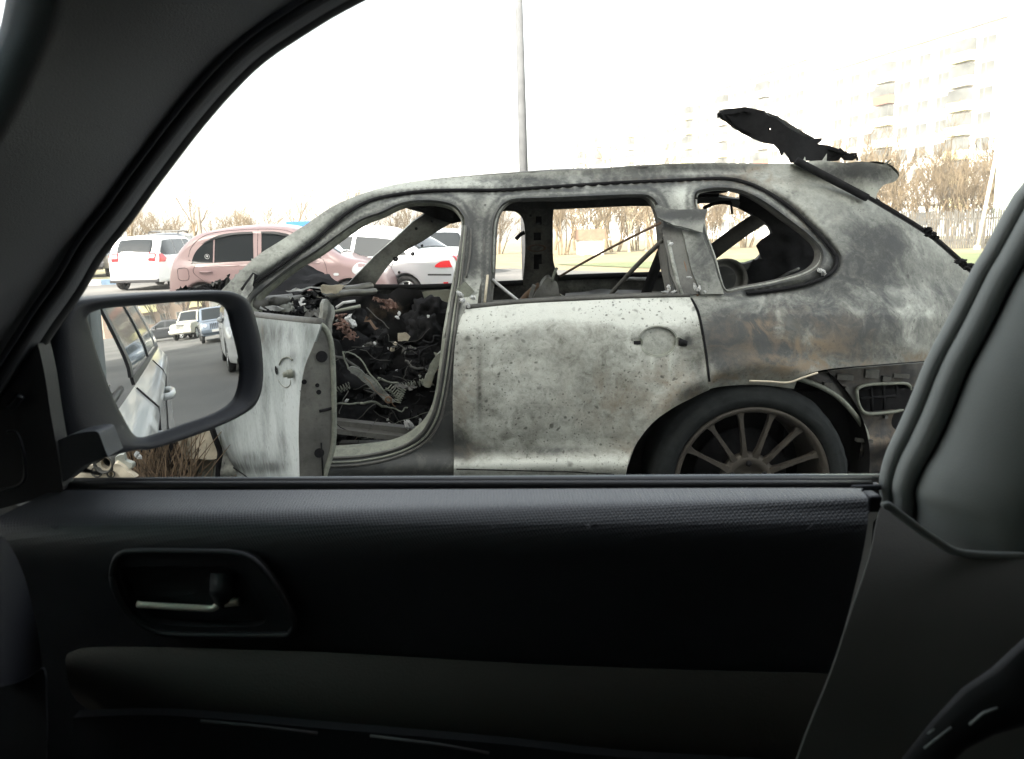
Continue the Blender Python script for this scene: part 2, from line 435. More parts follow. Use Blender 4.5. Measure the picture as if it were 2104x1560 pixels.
def facade_windows(root, org, u, nrm, cols, floors, cw, fh, ww, wh, wm, z0=1.4, balcony=()):
    """windows and balconies, each an own part sharing one mesh"""
    rot = Matrix((u, -nrm, Vector((0, 0, 1)))).transposed().to_4x4()
    mbw = MB(); mbw.box((0, .0, 0), (ww, .10, wh)); mew = mbw.mesh('window'); mew.materials.append(wm)
    mbf = MB()
    for s in (-1, 1):
        mbf.box((s*ww/2, .0, 0), (.09, .125, wh+.1)); mbf.box((0, .0, s*wh/2), (ww, .12, .08))
    mbf.box((ww*.12, .0, 0), (.06, .115, wh)); mef = mbf.mesh('frame'); mef.materials.append(M_['frame'])
    n = 0
    for c in range(cols):
        for k in range(floors):
            if (c, k) in balcony: continue
            o = link('window', mew, None, root); o.matrix_local = Matrix.Translation(org-root.location+u*(cw*(c+.5))+Vector((0, 0, z0+fh*k+wh/2))+nrm*.0) @ rot
            f = link('frame', mef, None, o)
            n += 1
    return rot
def block(label, a, b, depth, floors, wm, winm, cw=3.2, fh=2.8, away=None, wins=True, balcs=((2, 'balc'), (5, 'balc')), group=None, name='apartment_block', ww=1.9):
    """facade from a to b (ground points); depth goes away from the camera side"""
    a = Vector((*a, 0)); b = Vector((*b, 0)); u = (b-a).normalized(); Lb = (b-a).length
    nrm = Vector((u.y, -u.x, 0))
    if nrm.dot(CAM-(a+b)/2) < 0: nrm = -nrm
    H = floors*fh+1.6
    t = thing(name, label, 'apartment block', a, 0, group)
    rot = Matrix((u, -nrm, Vector((0, 0, 1)))).transposed()
    mb = MB(); mb.box((a+b)/2-nrm*(depth/2)+Vector((0, 0, H/2)), (Lb, depth, H), rot)
    cols = int(Lb/cw); bal = set()
    for (c0, _) in balcs:
        for k in range(1, floors):
            bal.add((c0, k))
    # panel joints
    for k in range(1, floors+1):
        mb.box((a+b)/2+nrm*.02+Vector((0, 0, .75+fh*k)), (Lb, .06, .08), rot)
    mb.build('wall', wm, t)
    mb = MB(); mb.box((a+b)/2-nrm*(depth/2)+Vector((0, 0, H+.15)), (Lb+.5, depth+.5, .3), rot); mb.build('roof', M_['roofing'], t)
    if wins:
        facade_windows(t, a+nrm*.02, u, nrm, cols, floors, cw, fh, ww, 1.45, winm, 1.5, bal)
        mbb = {}
        for (c0, mk) in balcs:
            for k in range(1, floors):
                m2 = M_[mk] if (k+c0) % 3 else M_['balc_y' if k % 2 else 'balc']
                if (c0*7+k*3) % 11 == 0: m2 = M_['balc_r']
                p = a+u*(cw*(c0+.5))+nrm*.55+Vector((0, 0, .7+fh*k))
                q = MB(); q.box(p+Vector((0, 0, .5)), (cw*.94, 1.05, 1.1), rot); bo = q.build('balcony', m2, t)
                q = MB()
                q.box(p+Vector((0, 0, 1.75)), (cw*.9, .95, 1.35), rot); q.build('glazing', winm, bo)
    return t
def onln(px, H0=.96):     # ground point of the long row of blocks, seen at picture column px
    pass
A0 = Vector((60.5, 80)); U0 = Vector((-.274, .96)).normalized()
def lp(s): v = A0+U0*s; return (v.x, v.y)
g = 'long pale apartment blocks beyond the field'
block('nearest pale nine-storey block at far right behind the bare bushes', lp(0), lp(45), 12, 8, M_['wall_pale'], M_['win_pale'], balcs=((2, 'balc'), (6, 'balc_y'), (10, 'balc')), group=g)
block('middle pale nine-storey block seen over the raised charred tailgate', lp(51), lp(99), 12, 9, M_['wall_pale'], M_['win_pale'], balcs=((3, 'balc'), (7, 'balc'), (11, 'balc_y')), group=g)
block('farthest pale nine-storey block seen over the middle of the burnt roof', lp(107), lp(157), 12, 9, M_['wall_pale'], M_['win_pale'], balcs=((2, 'balc_y'), (8, 'balc'), (12, 'balc')), group=g)
# block behind the camera whose shadow covers the near lane
block('tall rendered block on the near side of the road', (-72, -14.5), (2, -14.5), 13, 9, M_['wall_shade'], M_['win_dark'], balcs=((3, 'balc'), (9, 'balc'), (15, 'balc'), (20, 'balc')), fh=2.90)
# ------------------------------------------------------------------ bare trees and bushes
M_['bark_dry'] = mat('bark_dry', (.15, .112, .065), .9, vary=.3); M_['bark_pale'] = mat('bark_pale', (.28, .24, .17), .85, vary=.3); M_['bark_dark'] = mat('bark_dark', (.10, .08, .065), .9, vary=.3)
def bare_tree(seed, h, trunks, spread, mtl, depth=5, tw=1.0, droop=0.0):
    rnd = random.Random(seed)
    tr = MB(); br = MB()
    def grow(mb, p, d, L, r, lv):
        pts = [p]; n = 3 if lv > 0 else 4; rs = [r]; dd = d.copy()
        for i in range(n):
            dd = (dd+Vector((rnd.uniform(-1, 1), rnd.uniform(-1, 1), rnd.uniform(-.5, .9)))*.16).normalized()
            pts.append(pts[-1]+dd*L/n); rs.append(r*(1-.45*(i+1)/n))
        mb.tube(pts, rs, 6 if lv == 0 else (4 if lv == 1 else 3), cap=False, sm=True)
        if lv >= depth: return
        k = rnd.randint(3, 4) if lv < 3 else rnd.randint(2, 3)
        for j in range(k+(1 if lv == 0 else 0)):
            f = rnd.uniform(.3, 1.0) if lv else rnd.uniform(.35, 1.0)
            idx = min(n-1, int(f*n)); q = pts[idx].lerp(pts[idx+1], f*n-idx if f < 1 else 1)
            a = rnd.uniform(0, 6.283); s = rnd.uniform(.5, 1.0)*spread
            nd = (dd+Vector((math.cos(a)*s, math.sin(a)*s, rnd.uniform(-.1, .35)-droop))).normalized()
            grow(br, q, nd, L*rnd.uniform(.5, .72), max(.006*tw, rs[idx]*.55), lv+1)
    for t in range(trunks):
        a = rnd.uniform(0, 6.283); o = 0 if trunks == 1 else rnd.uniform(.1, .5)
        d0 = Vector((math.cos(a)*(.0 if trunks == 1 else .35), math.sin(a)*(.0 if trunks == 1 else .35), 1)).normalized()
        grow(tr, Vector((math.cos(a)*o, math.sin(a)*o, -.05)), d0, h*(.55 if trunks == 1 else .5)*rnd.uniform(.8, 1.1), .022*h*(1 if trunks == 1 else .5), 0)
    m1 = tr.mesh('trunk'); m1.materials.append(mtl); m2 = br.mesh('crown'); m2.materials.append(mtl)
    return m1, m2
TP = {'tree': [bare_tree(s, 8, 1, .75, M_['bark_dry'], 5, 1.5) for s in (1, 2, 3)],
      'bush': [bare_tree(s, 4.0, 7, .7, M_['bark_dry'], 4, 1.6) for s in (4, 5, 6)],
      'birch': [bare_tree(s, 9, 1, .5, M_['bark_pale'], 4, 1.4) for s in (7, 8)],
      'dark': [bare_tree(s, 8, 1, .8, M_['bark_dark'], 4, 2.4) for s in (9, 10)]}
def plant(kind, k, x, y, s, label, group=None, name=None):
    m1, m2 = TP[kind][k % len(TP[kind])]
    nm = name or {'tree': 'bare_tree', 'bush': 'bare_bush', 'birch': 'bare_birch', 'dark': 'bare_tree'}[kind]
    t = thing(nm, label, 'bush' if kind == 'bush' else 'tree', (x, y, 0), random.uniform(0, 6.28), group)
    link('trunk', m1, None, t); link('crown', m2, None, t)
    t.scale = (s, s, s*random.uniform(.9, 1.1)); return t
def plant_px(kind, k, px, Y, s, label, group=None, name=None):
    p = P(px, 480, Y); return plant(kind, k, p.x, Y, s, label, group, name)
ORD = ['first', 'second', 'third', 'fourth', 'fifth', 'sixth', 'seventh', 'eighth', 'ninth', 'tenth', 'eleventh', 'twelfth']
# left, beyond the parked cars
for i, px in enumerate((262, 305, 352, 398, 455, 520, 610, 690)):
    plant_px('bush' if i % 3 else 'tree', i, px, 44+4*(i % 3), (.95+.12*(i % 2))*(1 if i % 3 else .5), ORD[i]+' from the left of the bare plants beyond the parked cars', 'bare plants beyond the parked cars')
# middle, seen through the burnt car windows and over its roof
for i, px in enumerate((760, 840, 930, 1020, 1150, 1205, 1262, 1310, 1360, 1420, 1475, 1530)):
    plant_px('bush', i, px, 54+3*(i % 4), 1.15+.15*(i % 3), ORD[i]+' from the left of the dry bushes at the far edge of the field', 'dry bushes at the edge of the field')
plant_px('birch', 0, 1293, 58, .62, 'pale slim birch left of its twin beyond the field')
plant_px('birch', 1, 1328, 60, .75, 'taller pale birch beyond the field, over the burnt roof')
plant_px('tree', 1, 1352, 62, .9, 'bare tree beside the pale birches beyond the field')
plant_px('tree', 2, 1245, 66, .95, 'bare tree left of the pale birches, over the burnt roof')
plant_px('tree', 0, 1180, 68, .72, 'small bare tree beyond the field near the brown hut')
for i, px in enumerate((1095, 1140, 1220, 1275, 1345, 1395, 1450, 1520, 1590, 1650)):
    plant_px('tree' if i % 2 else 'birch', i, px, 70+3*(i % 4), .62+.12*(i % 3), ORD[i]+' from the left of the tall bare trees over the burnt roof', 'tall bare trees beyond the field')
# right, behind and over the fence
for i, px in enumerate((1660, 1720, 1790, 1845, 1890, 1935, 1985, 2030, 2085, 2140)):
    plant_px('bush', i+1, px, 54+2.5*(i % 3), 1.55+.22*(i % 3), ORD[i]+' from the left of the tall bare bushes behind the slat fence', 'bare bushes behind the slat fence')
for i, px in enumerate((1800, 1950, 2075)):
    plant_px('tree', i, px, 56+3*i, .92, ('bare tree over the left end of the slat fence', 'bare tree over the middle of the slat fence', 'bare tree over the right end of the slat fence')[i])

# ---------------- fence on the right
M_['fence'] = mat('fence_grey', (.07, .066, .058), .85, vary=.3, vscale=6); M_['fencepost'] = mat('fence_post', (.20, .14, .07), .85, vary=.3)
fa, fb = P(1620, 500, 46), P(2200, 500, 44); fa.z = fb.z = 0
ft = thing('slat_fence', 'weathered grey slat fence in front of the bare bushes at right', 'fence', fa)
fd = (fb-fa); fl = fd.length; fd.normalize(); fr = Matrix.Rotation(math.atan2(fd.y, fd.x), 3, 'Z')
mb = MB(); x = 0
rnd = random.Random(3)
while x < fl:
    h = 2.05+rnd.uniform(-.12, .12); mb.box(fa+fd*x+Vector((0, rnd.uniform(-.015, .015), h/2)), (.085, .02, h), fr); x += .125
mb.build('slats', M_['fence'], ft)
mb = MB()
for z in (.45, 1.6): mb.box((fa+fb)/2+Vector((0, .05, z)), (fl, .05, .09), fr)
mb.build('rail', M_['fence'], ft)
for i in range(int(fl/2.6)+1):
    mb = MB(); mb.tube([fa+fd*i*2.6+Vector((0, .1, 0)), fa+fd*i*2.6+Vector((0, .1, 2.3))], .055, 8); mb.build('post', M_['fencepost'], ft)
# ---------------- small buildings
M_['hutwhite'] = mat('hut_white', (.70, .70, .68), .8); M_['hutbrown'] = mat('hut_brown', (.17, .10, .065), .8, vary=.2); M_['blueroof'] = mat('blue_roof', (.01, .10, .40), .6)
def hut(label, px0, px1, Y, ztop, zsplit, m_low, m_top, depth=3, name='hut', cat='hut'):
    a = P(px0, 480, Y); b = P(px1, 480, Y); c = (a+b)/2; wd = b.x-a.x
    t = thing(name, label, cat, (c.x, Y, 0))
    mb = MB(); mb.box((c.x, Y+depth/2, zsplit/2), (wd, depth, zsplit)); mb.build('wall', m_low, t)
    mb = MB(); mb.box((c.x, Y+depth/2, (zsplit+ztop)/2), (wd+.25, depth+.25, ztop-zsplit)); mb.build('roof', m_top, t)
    mb = MB(); mb.box((c.x-wd*.2, Y-.02, zsplit*.45), (wd*.3, .06, zsplit*.86)); d = mb.build('door', M_['hutwhite'] if m_low != M_['hutwhite'] else M_['frame'], t)
    mb = MB(); mb.tube([(c.x-wd*.1, Y-.06, zsplit*.4), (c.x-wd*.1, Y-.06, zsplit*.5)], .02, 6); mb.build('handle', M_['pole'], d)
    return t
hut('small white hut with brown upper boards at the far edge of the field', 1192, 1240, 52, 1.62, .95, M_['hutwhite'], M_['hutbrown'])
hut('white kiosk with bright blue roof behind the pale pink hatchback', 598, 655, 31, 2.03, 1.72, M_['hutwhite'], M_['blueroof'], name='kiosk', cat='kiosk')
# white house with gable roof behind the fence
hx = P(1884, 480, 70).x
ht = thing('small_house', 'small white gabled house among the bushes behind the slat fence', 'house', (hx, 70, 0))
mb = MB(); mb.box((hx, 73, 1.6), (3.4, 6, 3.2)); mb.build('wall', M_['hutwhite'], ht)
mb = MB(); mb.add([(hx-1.9, 69.8, 3.1), (hx+1.9, 69.8, 3.1), (hx, 69.8, 4.6), (hx-1.9, 76.2, 3.1), (hx+1.9, 76.2, 3.1), (hx, 76.2, 4.6)], [(0,1,2),(5,4,3),(0,2,5,3),(1,4,5,2),(0,3,4,1)]); mb.build('roof', M_['hutwhite'], ht)
mb = MB(); mb.box((hx+.3, 69.98, 1.9), (1.0, .1, 1.1)); mb.build('window', M_['win_dark'], ht)
# ------------------------------------------------------------------ parked cars
def paint(name, c, coat=.8): return mat(name, c, .38, spec=.5, coat=coat)
M_['cglass'] = mat('car_glass', (.020, .023, .025), .08, spec=.28); M_['cglass_l'] = mat('car_glass_light', (.10, .125, .13), .06, spec=.8)
M_['tyre'] = mat('tyre', (.02, .02, .02), .8); M_['alloy'] = mat('alloy', (.45, .46, .47), .3, metal=.8)
M_['redlamp'] = mat('red_lamp', (.55, .02, .025), .15, coat=1); M_['headlamp'] = mat('head_lamp', (.62, .65, .66), .1, coat=1)
M_['trim'] = mat('car_trim', (.02, .02, .022), .5); M_['plate'] = mat('number_plate', (.6, .6, .58), .5); M_['seam'] = mat('seam', (.015, .012, .012), .8)
M_['seat'] = mat('seat_fabric', (.04, .04, .042), .9)
class Car:
    def __init__(s, L, W, H, prof, wr=.30, wb=2.5, belt=.92, tum=.2, zb=.2, rc=.10, crown=.035, wx=None, plan=.22):
        s.L, s.W, s.H, s.wr, s.belt, s.tum, s.zb, s.rc, s.crown, s.pl = L, W, H, wr, belt, tum, zb, rc, crown, plan
        s.prof = crom(prof, 8, closed=False)
        s.px = [p[0] for p in s.prof]; s.pz = [p[1] for p in s.prof]
        s.wx = wx or (-wb/2, wb/2)
    def zt(s, x): return float(np.interp(x, s.px, s.pz))
    def hw(s, x, z):
        u = abs(2*x/s.L); p = 1-(max(0, u-.6)/.4)**2.6*s.pl
        if z < .4: q = 1-.10*((.4-z)/.3)**1.5
        elif z < s.belt-.06: q = 1-.012*abs(z-.62)/.3
        else:
            t = max(0, (z-s.belt+.06))/(s.H-s.belt+.06); q = .988-s.tum*(t**1.15)-.03*min(1, t*6)
        return s.W/2*p*q
    def side(s, x, z, off=0):
        zt = s.zt(x); rc = min(s.rc, (zt-s.zb)*.4); zc = zt-rc
        y = s.hw(x, min(z, zc))
        if z > zc: y -= rc*1.4*(1-math.sqrt(max(0, 1-min(1, (z-zc)/rc)**2)))
        return y+off
    def ytop(s, x):
        zt = s.zt(x); rc = min(s.rc, (zt-s.zb)*.4); return s.hw(x, zt-rc)-rc*1.4
    def body(s, name, m, par):
        xs = set(s.px)
        for w in s.wx:
            R = s.wr*1.13
            for k in range(17): xs.add(w-R*math.cos(math.pi*k/16))
            xs.add(w-R-.004); xs.add(w+R+.004)
        lo, hi = s.px[0], s.px[-1]
        for k in range(40): xs.add(lo+(hi-lo)*k/39)
        xs = sorted(x for x in xs if lo <= x <= hi); X = [xs[0]]
        for x in xs:
            if x-X[-1] > .003: X.append(x)
        rows = []
        for x in X:
            zt = s.zt(x); zb = s.zb
            for w in s.wx:
                R = s.wr*1.13
                if abs(x-w) < R: zb = max(zb, s.wr+math.sqrt(R*R-(x-w)**2))
            zb = min(zb, zt-.12); rc = min(s.rc, (zt-s.zb)*.4); zc = zt-rc
            pts = []
            zl = [zb+(zc-zb)*(k/14) for k in range(15)]
            if zc > s.belt > zb: zl[8] = max(zl[7]+.01, min(s.belt-.05, zl[9]-.01)); zl = sorted(zl)
            for z in zl: pts.append((s.side(x, z), z))
            for k in range(1, 6):
                a = math.pi/2*k/5; pts.append((s.hw(x, zc)-rc*1.4*(1-math.cos(a)), zc+rc*math.sin(a)))
            y1 = pts[-1][0]
            for k in range(1, 6):
                y = y1*(1-k/5); pts.append((y, zt+s.crown*min(1, (zt-s.zb))*(1-(y/max(y1, .01))**2)))
            full = [Vector((x, -y, z)) for y, z in pts]+[Vector((x, y, z)) for y, z in reversed(pts[:-1])]
            rows.append(full)
        mb = MB(); mb.grid(rows, closed=True)
        n = len(rows[0]); mb.add(rows[0], [tuple(range(n))]); mb.add(rows[-1], [tuple(range(n-1, -1, -1))])
        return mb.build(name, m, par, fixn=True)
    def spatch(s, name, poly, m, par, off=.006, sides=(-1, 1), step=.07, thick=.006, sm=4):
        obs = []
        for sd in sides:
            o = panel(name, crom(poly, sm) if sm else poly, [], lambda x, z: Vector((x, sd*s.side(x, z, off), z)), m, par, step, thick, toward=Vector((0, sd, 0)), world=False)
            obs.append(o)
        return obs
    def tpatch(s, name, x0, x1, f0, f1, m, par, off=.006, n=14, ease=0.0):
        rows = []; S = [(x, z) for x, z in s.prof if x0 <= x <= x1]
        S = [(x0, s.zt(x0))]+S+[(x1, s.zt(x1))]
        # resample by arc length
        d = [0]
        for a, b in zip(S, S[1:]): d.append(d[-1]+math.hypot(b[0]-a[0], b[1]-a[1]))
        T = np.linspace(0, d[-1], n); xs = np.interp(T, d, [p[0] for p in S])
        def pt(x, f):
            zt = s.zt(x); y1 = s.ytop(x); return Vector((x, f*y1, zt+s.crown*min(1, (zt-s.zb))*(1-f*f)))
        for i, x in enumerate(xs):
            r = []
            for j in range(n):
                f = f0+(f1-f0)*j/(n-1)
                if ease: 
                    e = 1-ease*(1-min(1, min(i, n-1-i)/2.0))**2*.08; f *= e
                p = pt(x, f); h = 1e-3
                du = (Vector((x+h, f*s.ytop(x+h), s.zt(x+h)))-Vector((x-h, f*s.ytop(x-h), s.zt(x-h)))); dv = Vector((0, 1, 0))
                nn = du.cross(dv).normalized(); nn = nn if nn.z > -1e-6 and (nn.z > .02 or nn.x*x > 0) else -nn
                r.append(p+nn*off)
            rows.append(r)
        mb = MB(); mb.grid(rows); return mb.build(name, m, par, world=False, solid=.004)
    def wheels(s, par, rim_m, spokes=5):
        for w in s.wx:
            for sd in (-1, 1):
                y = sd*(s.W/2-.11)
                wh = bpy.data.objects.new('wheel', None); COL.objects.link(wh); wh.parent = par; wh.location = (w, y, s.wr)
                if sd > 0: wh.rotation_euler = (0, 0, math.pi)
                R = s.wr; mb = MB(); mb.lathe([(R*.66, .08), (R*.72, -.09), (R*.93, -.10), (R, -.06), (R, .08), (R*.9, .10), (R*.66, .08)], (0, 0, 0), 36); mb.build('tyre', M_['tyre'], wh, world=False, fixn=True)
                mb = MB(); mb.lathe([(R*.69, -.07), (R*.66, -.088), (R*.62, -.07), (R*.60, .05)], (0, 0, 0), 36)
                mb.lathe([(0.001, -.085), (R*.16, -.08), (R*.2, -.05)], (0, 0, 0), 20)
                for k in range(spokes):
                    a = 2*math.pi*k/spokes
                    for da in (-.13, .13):
                        c = [Vector((math.cos(a+da*.4)*R*.12, -.06, math.sin(a+da*.4)*R*.12)), Vector((math.cos(a+da)*R*.64, -.07, math.sin(a+da)*R*.64))]
                        mb.tube(c, R*.055, 6)
                mb.build('rim', rim_m, wh, world=False)
                mb = MB(); mb.lathe([(.001, -.02), (R*.62, -.02)], (0, 0, 0), 30); mb.build('brake_disc', M_['seam'], wh, world=False)
def mirrors(s, par, m, x, z):
    for sd in (-1, 1):
        y = sd*(s.side(x, z)+.09)
        rows = []
        for i in range(7):
            a = -math.pi/2+math.pi*i/6; rr = math.cos(a)*.5+.5 if 0 < i < 6 else .35
            rows.append([Vector((x-.06+.10*i/6, y+sd*.085*rr*math.cos(t)*(1 if i else .9), z+.065*rr*math.sin(t))) for t in [2*math.pi*k/14 for k in range(14)]])
        mb = MB(); mb.grid(rows, closed=True); mb.add(rows[0], [tuple(range(14))]); mb.add(rows[-1], [tuple(range(13, -1, -1))]); mb.tube([(x-.01, y-sd*.02, z-.04), (x+.0, sd*(s.side(x, z-.08)-.02), z-.08)], .025, 8)
        mb.build('mirror', m, par, world=False, fixn=True)
def handle(s, par, m, x, z, sides=(-1, 1)):
    for sd in sides:
        y = sd*s.side(x, z)
        mb = MB(); mb.tube([(x-.10, y, z), (x-.085, y+sd*.028, z+.002), (x, y+sd*.034, z+.004), (x+.085, y+sd*.028, z+.002), (x+.10, y, z)], .013, 8); mb.build('door_handle', m, par, world=False)
        mb = MB(); mb.lathe([(.001, 0), (.045, .002)], (x, y+sd*.002, z), 16); 
def seams(s, par, lines, sides=(-1, 1)):
    for sd in sides:
        mb = MB()
        for ln in lines:
            pts = crom(ln, 5, closed=False); mb.tube([Vector((x, sd*s.side(x, z, .0015), z)) for x, z in pts], .004, 4, flat=1)
        mb.build('door_seam', M_['seam'], par, world=False)
def finish_car(o, loc, heading): o.location = loc; o.rotation_euler = (0, 0, R_(heading)); return o

def round_hatch():          # small round hatchback, 3.7 m
    L, W, H = 3.72, 1.66, 1.53
    s = Car(L, W, H, [(-1.86, .30), (-1.855, .50), (-1.83, .72), (-1.78, .92), (-1.68, 1.10), (-1.53, 1.27), (-1.33, 1.41), (-1.0, 1.485), (-.55, 1.525), (-.1, 1.53), (.25, 1.49), (.52, 1.38), (.80, 1.20), (1.08, 1.02), (1.25, .96), (1.5, .90), (1.70, .79), (1.80, .66), (1.845, .50), (1.86, .30)], wr=.30, wb=2.43, belt=.93, tum=.26, rc=.16, crown=.03, wx=(-1.22, 1.21), plan=.30)
    pm = mat('pink_paint', (.32, .222, .217), .35, spec=.4, coat=.4)
    t = thing('pink_hatchback', 'pale pink round hatchback parked broadside behind the burnt car', 'car')
    s.body('body', pm, t)
    s.spatch('window', [(-1.36, .965), (-1.30, 1.13), (-1.14, 1.28), (-.92, 1.375), (-.62, 1.405, 1), (-.36, 1.415, 1), (-.34, .965, 1), (-1.28, .94)], M_['cglass'], t)
    s.spatch('window', [(-.22, 1.415, 1), (.02, 1.405), (.26, 1.345), (.50, 1.20), (.70, 1.05), (.78, .975, 1), (-.21, .965, 1)], M_['cglass'], t)
    for o in s.spatch('window_divider', [(-1.005, .95), (-.985, .95), (-.985, 1.36), (-1.005, 1.355)], pm, t, off=.016, sm=0): pass
    s.spatch('rain_guard', [(-1.2, 1.255, 1), (-.92, 1.39), (-.62, 1.43), (-.36, 1.435, 1), (-.36, 1.40, 1), (-.65, 1.395), (-.92, 1.345)], M_['trim'], t, off=.03, thick=.01)
    s.spatch('rain_guard', [(-.22, 1.435, 1), (.02, 1.425), (.27, 1.365), (.50, 1.22, 1), (.47, 1.20, 1), (.24, 1.325), (0, 1.39), (-.22, 1.40, 1)], M_['trim'], t, off=.03, thick=.01)
    s.tpatch('windscreen', .46, 1.05, -.93, .93, M_['cglass_l'], t)
    s.tpatch('rear_window', -1.66, -1.36, -.82, .82, M_['cglass'], t)
    seams(s, t, [[(-.28, 1.47), (-.28, .9), (-.28, .3)], [(.80, .96), (.86, .8), (.88, .3)], [(-1.42, 1.0), (-1.30, .93), (-1.33, .80), (-1.18, .66), (-.95, .52), (-.88, .3)], [(-1.42, 1.05), (-1.38, 1.2), (-1.2, 1.37), (-.9, 1.45), (-.3, 1.475), (.2, 1.435), (.55, 1.26), (.82, 1.02)]])
    seams(s, t, [[(-1.62, .70), (-1.62, .84), (-1.56, .87), (-1.46, .87), (-1.42, .83), (-1.42, .70), (-1.48, .67), (-1.57, .67), (-1.62, .70)]], sides=(-1,))
    handle(s, t, pm, -1.12, .80); handle(s, t, pm, -.02, .80)
    mirrors(s, t, pm, .62, 1.02)
    s.spatch('side_moulding', [(-.85, .50), (.86, .50), (.86, .56), (-.85, .56)], pm, t, off=.018, sm=0, thick=.02)
    s.spatch('shoulder_line', [(-1.3, .885), (.75, .895), (.75, .91), (-1.3, .90)], pm, t, off=.010, sm=0, thick=.012)
    s.spatch('headlight', [(1.28, .74), (1.36, .88), (1.52, .86), (1.66, .76), (1.70, .66), (1.52, .62)], M_['headlamp'], t)
    for sd in (-1, 1): s.tpatch('taillight', -1.80, -1.66, sd*.78, sd*.97, M_['redlamp'], t, off=.01, n=6)
    s.spatch('indicator', [(.98, .69), (1.05, .69), (1.05, .725), (.98, .725)], M_['headlamp'], t, off=.01)
    # round cabin sticker: a plain white ring with a blot inside
    m = MB(); y = -s.side(-1.10, 1.05, .020)
    m.lathe([(.034, 0), (.040, -.002)], (-1.10, y, 1.05), 20); m.lathe([(.001, 0), (.016, -.001)], (-1.10, y, 1.055), 12); m.box((-1.10, y, .99), (.07, .002, .012)); m.build('sticker', M_['plate'], t, world=False)
    m = MB()
    for x in (.0, .06, .12, .18): m.box((x-.1, -s.side(x-.1, .995, .018), .995), (.03, .002, .022))
    m.build('sticker', M_['plate'], t, world=False)
    s.wheels(t, M_['alloy'], 7)
    return t
def wagon(label, name, cat, pm, rails=False, glass='cglass', Hh=1.5, L=4.5, W=1.72, grey_lower=False, group=None):
    k = L/4.5; h = Hh/1.5
    pr = [(-2.25, .35), (-2.24, .55), (-2.21, .78), (-2.16, .95), (-2.05, 1.12), (-1.88, 1.33), (-1.72, 1.44), (-1.3, 1.485), (-.6, 1.5), (0, 1.49), (.35, 1.44), (.75, 1.24), (1.15, 1.03), (1.35, .96), (1.75, .90), (2.05, .80), (2.18, .68), (2.24, .5), (2.25, .35)]
    s = Car(L, W, Hh, [(x*k, z*h) for x, z in pr], wr=.315*min(1.1, h), wb=2.62*k, belt=.93*h, tum=.22, rc=.10, crown=.03, zb=.22*h)
    t = thing(name, label, cat, group=group)
    s.body('body', pm, t); b = s.belt; r = h
    S = lambda P_: [(p[0]*k, p[1]*h)+tuple(p[2:]) for p in P_]
    s.spatch('window', S([(-1.98, .99), (-1.78, 1.30), (-1.66, 1.37), (-1.12, 1.395, 1), (-1.10, .975, 1)]), M_[glass], t)
    s.spatch('window', S([(-1.06, 1.395, 1), (-.26, 1.41, 1), (-.24, .965, 1), (-1.05, .975, 1)]), M_[glass], t)
    s.spatch('window', S([(-.18, 1.41, 1), (.22, 1.385), (.60, 1.19), (.92, 1.0), (.90, .965, 1), (-.16, .965, 1)]), M_[glass], t)
    s.tpatch('windscreen', .42*k, 1.12*k, -.94, .94, M_['cglass_l'], t)
    s.tpatch('rear_window', -2.12*k, -1.84*k, -.88, .88, M_[glass], t, ease=1)
    for sd in (-1, 1):
        s.tpatch('taillight', -2.205*k, -2.12*k, sd*.76, sd*1.12, M_['redlamp'], t, off=.022, n=6)
    s.spatch('taillight', S([(-2.17, .78, 1), (-2.10, 1.0, 1), (-1.96, 1.0), (-1.86, .88), (-1.95, .78, 1)]), M_['redlamp'], t, off=.01)
    s.tpatch('number_plate', -2.235*k, -2.222*k, -.28, .28, M_['plate'], t, off=.012, n=4)
    s.tpatch('number_plate', 2.215*k, 2.235*k, -.28, .28, M_['plate'], t, off=.012, n=4)
    s.tpatch('grille', 2.06*k, 2.16*k, -.42, .42, M_['trim'], t, off=.008, n=6)
    for sd in (-1, 1): s.tpatch('headlight', 1.98*k, 2.12*k, sd*.55, sd*1.0, M_['headlamp'], t, off=.01, n=6)
    s.spatch('headlight', S([(1.72, .74), (1.80, .86), (2.0, .80), (2.08, .70), (1.95, .66)]), M_['headlamp'], t, off=.008)
    m = MB(); m.box((-L/2-.005, 0, .27*h), (.10, W*.8, .10)); m.box((L/2+.005, 0, .27*h), (.10, W*.8, .10)); m.build('lower_trim', M_['trim'], t, world=False, bev=.02)
    seams(s, t, [S([(-1.08, 1.44), (-1.08, .9), (-.96, .62), (-.92, .3)]), S([(-.21, 1.45), (-.21, .9), (-.21, .3)]), S([(.95, .98), (.98, .8), (.98, .3)])])
    handle(s, t, pm, -.9*k, .82*h); handle(s, t, pm, .02*k, .82*h); mirrors(s, t, pm, .72*k, 1.0*h)
    if rails:
        for sd in (-1, 1):
            y = sd*(s.ytop(-.5)-.02); m = MB(); m.tube([(-1.6*k, y, s.zt(-1.6*k)+.0), (-1.5*k, y, s.zt(-1.5*k)+.07), (-.6*k, y, s.zt(-.6*k)+.08), (.05, y, s.zt(.05)+.07), (.2*k, y, s.zt(.2*k))], .022, 8); m.build('roof_rail', M_['trim'], t, world=False)
        for x in (-1.1*k, -.3*k):
            m = MB(); m.box((x, 0, s.zt(x)+.09), (.07, s.ytop(x)*1.95, .03)); m.build('cross_bar', M_['alloy'], t, world=False)
    m = MB(); z = s.zt(-1.78*k); m.tube([(-1.2*k, 0, s.zt(-1.2*k)+.03), (-1.5*k, 0, s.zt(-1.2*k)+.25)], .008, 5); m.build('aerial', M_['trim'], t, world=False)
    s.wheels(t, M_['alloy'], 6)
    return t
